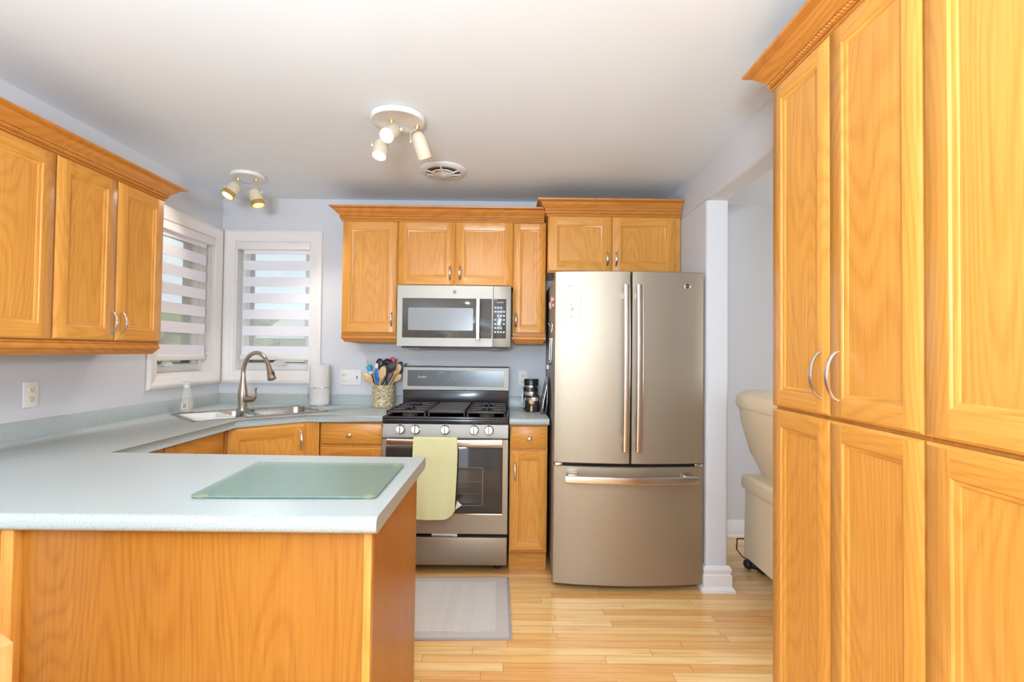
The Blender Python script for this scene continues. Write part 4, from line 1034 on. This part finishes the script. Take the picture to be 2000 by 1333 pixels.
def dq(q, pts, off, m=0):
    n_ = 6; (a, b_, c, d) = [Vector(p) for p in pts]
    for i in range(n_):
        p0, p1 = a.lerp(b_, i/n_), a.lerp(b_, (i+1)/n_); q0, q1 = d.lerp(c, i/n_), d.lerp(c, (i+1)/n_)
        f = lambda v, o: (v.x, fy(v.x)-o, v.y)
        q.rings([[f(p0, off), f(p1, off), f(q1, off), f(q0, off)], [f(p0, off+.0005), f(p1, off+.0005), f(q1, off+.0005), f(q0, off+.0005)]], m)
mb = MB(); dq(mb, ((.282, 1.450), (.383, 1.441), (.397, 1.645), (.294, 1.651)), .0012); mb.build('border', PAPERC, pa)
mb = MB(); dq(mb, ((.289, 1.452), (.376, 1.445), (.388, 1.643), (.300, 1.648)), .0019); pw = mb.build('sheet', PAPER, pa)
mb = MB(); random.seed(3)
for i in range(26):
    a = random.uniform(0, 6.28); rr_ = random.random(); cx, cz = .340+.016*rr_*math.cos(a), 1.545+.045*rr_*math.sin(a)*1.1
    dq(mb, ((cx-.003, cz-.004), (cx+.003, cz-.004), (cx+.003, cz+.004), (cx-.003, cz+.004)), .0026)
dq(mb, ((.330, 1.634), (.355, 1.633), (.355, 1.637), (.330, 1.638)), .0026)
mb.build('faded_print', plain('faded_yellow_print', (.72, .66, .50, 1), .7), pw)
for x in (.322, .339):
    mb = MB(); y = fy(x); mb.lathe([(.006, .0), (.006, -.004), (.003, -.007), (0, -.007)], (x, y-.0008, 1.676), (0, 1, 0), 12)
    single('clear_magnet', mb, WHITEP, 'small clear round magnet above the recipe card', 'magnet', (x, y, 1.676), 'pair of clear magnets above the recipe card')
# clips and hangers stuck on the left side of the fridge
SX = FX0+.004
def side(name, label, cat, builder, loc):
    t = thing(name, label, cat, loc); builder(t, loc); return t
def pinkclip(t, L):
    x, y, z = L
    q = MB(); q.cyl((SX-.001, y, z+.012), (SX-.008, y, z+.012), .010, seg=16); q.cyl((SX-.001, y, z-.022), (SX-.008, y, z-.022), .010, seg=16); q.build('magnet', WHITEP, t)
    q = MB(); q.box(SX-.018, SX-.008, y-.014, y+.014, z-.006, z+.026, .003); q.box(SX-.024, SX-.014, y-.012, y+.012, z-.042, z-.010, .003); q.tube([(SX-.012, y, z), (SX-.026, y, z-.012), (SX-.020, y, z-.046)], .004, 8); q.build('clip', PINK, t)
side('bag_clip', 'pink plastic magnetic clip high on the side of the fridge', 'clip', pinkclip, (SX-.01, 2.97, 1.60))
def metclip(t, L):
    x, y, z = L
    q = MB(); q.tube([(SX-.002, y, z), (SX-.028, y, z+.022)], .003, 8); q.tube([(SX-.002, y, z-.004), (SX-.020, y, z-.016), (SX-.030, y, z+.004)], .003, 8); q.tube([(SX-.004, y, z-.002), (SX-.010, y, z-.050)], .004, 8); q.ball((SX-.009, y, z+.006), .006, seg=10); q.build('jaws', CHROME, t)
side('magnetic_clip', 'silver metal clip on the fridge side below the pink one', 'clip', metclip, (SX-.01, 2.98, 1.47))
def spoons(t, L):
    x, y, z = L
    q = MB()
    for k in range(3):
        q.tube([(SX-.006-.004*k, y+.012*k, z), (SX-.008-.005*k, y+.012*k, z-.12)], .0028, 6); q.ball((SX-.012-.004*k, y+.012*k, z-.135), .018-.002*k, sc=(.35, 1, 1.1), seg=12)
    q.tube([(SX-.001, y+.012, z+.004), (SX-.018, y+.012, z+.004)], .003, 6); q.build('spoons', CHROME, t)
side('measuring_spoons', 'metal measuring spoons hanging on the fridge side', 'spoons', spoons, (SX-.01, 3.02, 1.38))
mb = MB(); mb.box(SX-.016, SX-.001, 3.28, 3.31, 1.195, 1.222, .003); mb.box(SX-.020, SX-.013, 3.29, 3.30, 1.186, 1.196, .001, m=1)
single('magnetic_hook', mb, [WHITEP, BLACKP], 'small white hook low on the side of the fridge', 'hook', (SX-.008, 3.295, 1.19))

# ------------------------------------------------------------ floor mat
mt = thing('floor_mat', 'grey woven floor mat in front of the gas range', 'mat', (-.36, 2.65, 0))
Q4 = [Vector((-.745, 2.318)), Vector((.024, 2.340)), Vector((.008, 2.978)), Vector((-.76, 2.958))]
def inset(Q, a, b_=None):
    b_ = a if b_ is None else b_; ex = (Q[1]-Q[0]).normalized(); ey = (Q[3]-Q[0]).normalized()
    return [Q[0]+ex*a+ey*b_, Q[1]-ex*a+ey*b_, Q[2]-ex*a-ey*b_, Q[3]+ex*a-ey*b_]
mb = MB(); mb.rings([[(p.x, p.y, z) for p in q] for q, z in ((Q4, .0008), (Q4, .006), (inset(Q4, .004), .0085), (inset(Q4, .010), .0085), (inset(Q4, .013), .006))]); mb.build('binding', MATE, mt)
mb = MB(); mb.rings([[(p.x, p.y, z) for p in inset(Q4, .0131)] for z in (.002, .0072)]); mb.build('border', MATB, mt)
mb = MB(); mb.rings([[(p.x, p.y, z) for p in inset(Q4, .075, .062)] for z in (.0073, .0088)]); mb.build('woven_field', MATF, mt)

# ------------------------------------------------------------ ceiling lights and vent
def head(t, base, tip, r_, lit, ring=False, knob_side=1, mat=None):
    B, T = Vector(base), Vector(tip); d = (T-B).normalized(); L = (T-B).length
    q = MB(); q.lathe([(0, -.012), (r_*.35, -.011), (r_*.7, -.004), (r_*.92, .012), (r_, .026), (r_, L-.002), (r_*.985, L), (r_*.92, L-.002), (r_*.90, L-.030), (0, L-.032)], B, d, 28)
    h_ = q.build('lamp_head', CREAM, t)
    q = MB(); q.lathe([(0, L-.031), (r_*.78, L-.028), (r_*.80, L-.018), (r_*.5, L-.013), (0, L-.012)], B, d, 24); q.build('bulb', lit, h_)
    if ring:
        q = MB(); q.lathe([(r_*1.0, L-.026), (r_*1.05, L-.025), (r_*1.05, L), (r_*.98, L+.002), (r_*.86, L+.001), (r_*.86, L-.01)], B, d, 28, loop=True); q.build('trim_ring', BRASS, h_)
    e = T+d*.012
    lamp('lamp_head_light', 'SPOT', e, (3 if d.y < -.5 else 10) if not ring else (4 if d.x < 0 else 10), (1, .93, .84), d.to_track_quat('-Z', 'Y').to_euler(), spot_size=R(125), spot_blend=.6, shadow_soft_size=.025)
    return h_, d
def bracket(h_, pivot, base, side_v, r_, d, L):
    P, B = Vector(pivot), Vector(base); s_ = Vector(side_v).normalized(); e = B+d*(L*.33)+s_*(r_+.004)
    q = MB(); q.tube([P, P+(B-P)*.45+s_*.006, B+s_*(r_*.8)-d*.012, B+s_*(r_+.004)+d*.01, e], .0055, 8, flat=(.35, 1)); q.build('bracket', CREAM, h_)
    q = MB(); q.lathe([(0, .010), (.008, .009), (.009, .002), (.009, -.003), (0, -.003)], e, s_, 16); q.build('thumb_knob', CREAM, h_)
l1 = thing('ceiling_spotlight', 'large white ceiling light with three cream spotlight heads', 'ceiling light', (-.530, 2.345, CZ))
mb = MB(); mb.lathe([(0, -.001), (.120, -.001), (.124, -.004), (.124, -.018), (.118, -.026), (.108, -.026), (.100, -.023), (0, -.022)], (-.530, 2.345, CZ), seg=56); mb.build('canopy', WHITEP, l1)
for (pv, ba, ti, sd, lit) in (((-.556, 2.33, 2.360), (-.535, 2.315, 2.312), (-.556, 2.240, 2.252), (1, -.1, .2), BULB),
                              ((-.590, 2.40, 2.360), (-.612, 2.395, 2.290), (-.620, 2.365, 2.208), (-1, 0, .1), BULB),
                              ((-.448, 2.385, 2.360), (-.444, 2.370, 2.314), (-.412, 2.405, 2.214), (-1, .2, 0), BULB)):
    h_, d = head(l1, ba, ti, .034, lit); bracket(h_, pv, ba, sd, .034, d, .09)
    q = MB(); q.lathe([(.010, 0), (.010, -.008), (.006, -.014), (.006, -.022), (0, -.024)], (pv[0], pv[1], CZ-.022), seg=14); q.build('swivel', BRASS, l1)
l2 = thing('ceiling_spotlight', 'small white ceiling light with two brass-tipped heads near the window corner', 'ceiling light', (-1.640, 3.16, CZ))
mb = MB(); mb.lathe([(0, -.001), (.098, -.001), (.101, -.004), (.101, -.014), (.095, -.022), (.086, -.022), (0, -.020)], (-1.640, 3.16, CZ), seg=48); mb.build('canopy', WHITEP, l2)
for (pv, ba, ti, sd, lit) in (((-1.700, 3.16, 2.362), (-1.706, 3.15, 2.320), (-1.735, 3.11, 2.238), (-1, -.2, .1), BULB),
                              ((-1.598, 3.18, 2.362), (-1.602, 3.17, 2.292), (-1.572, 3.165, 2.196), (1, -.2, .3), BULBW)):
    h_, d = head(l2, ba, ti, .039, lit, True); bracket(h_, pv, ba, sd, .039, d, .09)
    q = MB(); q.lathe([(.010, 0), (.010, -.008), (.006, -.014), (.006, -.022), (0, -.024)], (pv[0], pv[1], CZ-.020), seg=14); q.build('swivel', BRASS, l2)
VX, VY, VR = -.410, 3.02, .138
vt = thing('ceiling_vent', 'round white exhaust vent on the ceiling behind the three-head light', 'vent', (VX, VY, CZ))
mb = MB(); mb.lathe([(VR*.97, -.001), (VR, -.004), (VR, -.010), (VR*.94, -.018), (VR*.78, -.022), (VR*.74, -.022), (VR*.74, -.002)], (VX, VY, CZ), seg=56, loop=True); mb.build('rim', WHITEP, vt)
mb = MB(); mb.cyl((VX, VY, CZ-.001), (VX, VY, CZ-.004), VR*.74, seg=48); mb.build('duct', VEIL, vt)
mb = MB(); mb.lathe([(VR*.64, -.012), (VR*.66, -.012), (VR*.66, -.016), (VR*.64, -.016)], (VX, VY, CZ), seg=48, loop=True)
mb.lathe([(VR*.55, -.014), (VR*.57, -.014), (VR*.57, -.018), (VR*.55, -.018)], (VX, VY, CZ), seg=48, loop=True); mb.build('louvre_rings', GREY, vt)
mb = MB()
for r0, z_ in ((.46, -.026), (.32, -.034)):
    mb.lathe([(VR*(r0-.035), z_), (VR*(r0+.035), z_+.003), (VR*(r0+.035), z_-.002), (VR*(r0-.035), z_-.005)], (VX, VY, CZ), seg=48, loop=True)
mb.lathe([(0, -.030), (VR*.2, -.034), (VR*.2, -.040), (VR*.12, -.044), (0, -.045)], (VX, VY, CZ), seg=32)
for a in (20, 90, 160, 200, 270, 340):
    ca, sa = math.cos(R(a)), math.sin(R(a)); mb.tube([(VX+ca*VR*.12, VY+sa*VR*.12, CZ-.036), (VX+ca*VR*.78, VY+sa*VR*.78, CZ-.019)], .005, 6)
mb.build('grille', WHITEP, vt)

# ------------------------------------------------------------ next room: recliner
rc_ = thing('recliner', 'cream leather recliner partly hidden behind the pantry cabinets', 'recliner', (1.75, 2.55, 0))
def slab(mb, prof, y0, y1, b_=.03, seg=4):
    a = [mb.bm.verts.new((p[0], y0, p[1])) for p in prof]; c = [mb.bm.verts.new((p[0], y1, p[1])) for p in prof]; n = len(prof)
    fs = [mb.bm.faces.new(a[::-1]), mb.bm.faces.new(c)]
    for i in range(n): fs.append(mb.bm.faces.new((a[i], a[(i+1) % n], c[(i+1) % n], c[i])))
    es = [e for f in fs[:2] for e in f.edges]
    bmesh.ops.bevel(mb.bm, geom=es, offset=b_, segments=seg, affect='EDGES', profile=.5)
mb = MB(); slab(mb, [(1.375, .135), (2.15, .135), (2.15, .52), (1.385, .52)], 2.20, 3.02, .02); mb.build('base', LEATHER, rc_)
mb = MB(); slab(mb, [(1.372, .525), (1.365, .545), (1.368, .590), (1.385, .605), (2.2, .605), (2.2, .525)], 2.18, 3.04, .03); mb.build('arm_cushion', LEATHER, rc_)
mb = MB(); slab(mb, [(1.46, .60), (1.40, .74), (1.345, .92), (1.318, 1.02), (1.322, 1.055), (1.40, 1.06), (1.62, .98), (1.66, .62)], 2.26, 2.98, .035); mb.build('backrest', LEATHER, rc_)
mb = MB(); slab(mb, [(1.318, 1.000), (1.306, 1.030), (1.318, 1.075), (1.36, 1.100), (1.46, 1.105), (1.56, 1.07), (1.60, 1.02), (1.50, .99)], 2.24, 3.0, .045, 5); mb.build('head_pillow', LEATHER, rc_)
for x, y in ((1.68, 2.3), (1.68, 2.85), (2.05, 2.3), (2.05, 2.85)):
    mb = MB(); mb.cyl((x, y, 0), (x, y, .136), .025); mb.build('foot', BLACKP, rc_)
pp_ = thing('power_adapter', 'black power adapter with a looped cord on the floor under the recliner', 'adapter', (1.50, 3.12, 0))
mb = MB(); mb.box(1.50, 1.62, 3.045, 3.125, .002, .052, .012, 3); mb.ball((1.462, 3.13, .033), .031, seg=16); mb.tube([(1.47, 3.12, .03), (1.51, 3.09, .03)], .02, 12); mb.build('housing', BLACKP, pp_)
mb = MB(); mb.tube([(1.50, 3.15, .03), (1.455, 3.20, .05), (1.425, 3.21, .09), (1.424, 3.20, .16), (1.445, 3.14, .18)], .004, 8); mb.build('cord', BLACKP, pp_)

# ------------------------------------------------------------ dining chair whose corner shows at lower left
dc = thing('dining_chair', 'corner of a light wooden chair back at the lower left picture edge', 'chair', (-.95, .78, 0), R(0))
rot = Matrix.Translation((-.757, .800, 0)) @ Matrix.Rotation(R(-30), 4, 'Z')
def cbx(mb, *a, **k): mb.box(*a, **k)
q = MB(); q.box(-.44, 0, -.038, 0, .70, .85, .004); q.build('top_rail', CHAIRW, dc, xf=rot)
for x in (-.435, -.04):
    q = MB(); q.box(x, x+.035, -.036, -.002, 0, .6995, .004); q.build('back_post', CHAIRW, dc, xf=rot)
q = MB(); q.box(-.44, 0, -.46, -.0365, .43, .46, .008); q.build('seat', CHAIRW, dc, xf=rot)
for x in (-.43, -.045):
    q = MB(); q.box(x, x+.035, -.45, -.415, 0, .4295, .004); q.build('leg', CHAIRW, dc, xf=rot)

# ------------------------------------------------------------ outside
m = MB(); m.box(-60, 40, 3.9, 80, -1.55, -1.5); m.box(-60, -2.3, -20, 3.9, -1.55, -1.5); struct('ground', m, LAWN)
def tree(x, y, h_, w_, label, seed):
    random.seed(seed); t = thing('tree', label, 'tree', (x, y, -1.5), 0, 'trees outside the windows')
    q = MB(); q.cyl((x, y, -1.5), (x, y, -1.5+h_*.6), w_*.07, w_*.04, 8); q.build('trunk', BARK, t)
    q = MB()
    for i in range(46):
        a = random.uniform(0, 6.28); u = random.random(); zz = random.uniform(.30, 1.0); rad = w_/2*math.sin(PI*min(.93, zz*.9))**.7*math.sqrt(u)
        g = bmesh.ops.create_icosphere(q.bm, subdivisions=2, radius=w_*random.uniform(.07, .15))['verts']
        c = Vector((x+rad*math.cos(a), y+rad*math.sin(a), -1.5+h_*zz))
        for v in g: v.co = c+v.co*random.uniform(.75, 1.25)
    q.build('crown', LEAF, t, angle=10)
for i, (x, y, h_, w_, lb) in enumerate(((-12.8, 19, 3.7, 4.0, 'leafy tree seen through the side window'), (-8.8, 19.5, 3.8, 3.4, 'leafy tree seen through the window behind the faucet'),
        (-4.6, 22, 4.2, 3.4, 'leafy tree behind the neighbouring house'), (-9.6, 13.5, 1.5, 2.4, 'low bush at the bottom of the side window'), (-6.9, 13.4, 1.5, 1.5, 'low bush beside the neighbouring house'))):
    tree(x, y, h_, w_, lb, 11+i)
hs_ = thing('neighbour_house', 'cream neighbouring house with a pale roof outside the window', 'house', (-4.7, 15, -1.5))
q = MB(); q.box(-5.6, -2.0, 12.5, 16, -1.5, 1.55); q.build('wall', SIDING, hs_)
q = MB(); rs = [[(x, y, z) for y, z in ((12.2, 1.56), (14.25, 2.35), (16.3, 1.56))] for x in (-6.1, -1.8)]; q.rings(rs); q.build('roof', ROOFM, hs_)
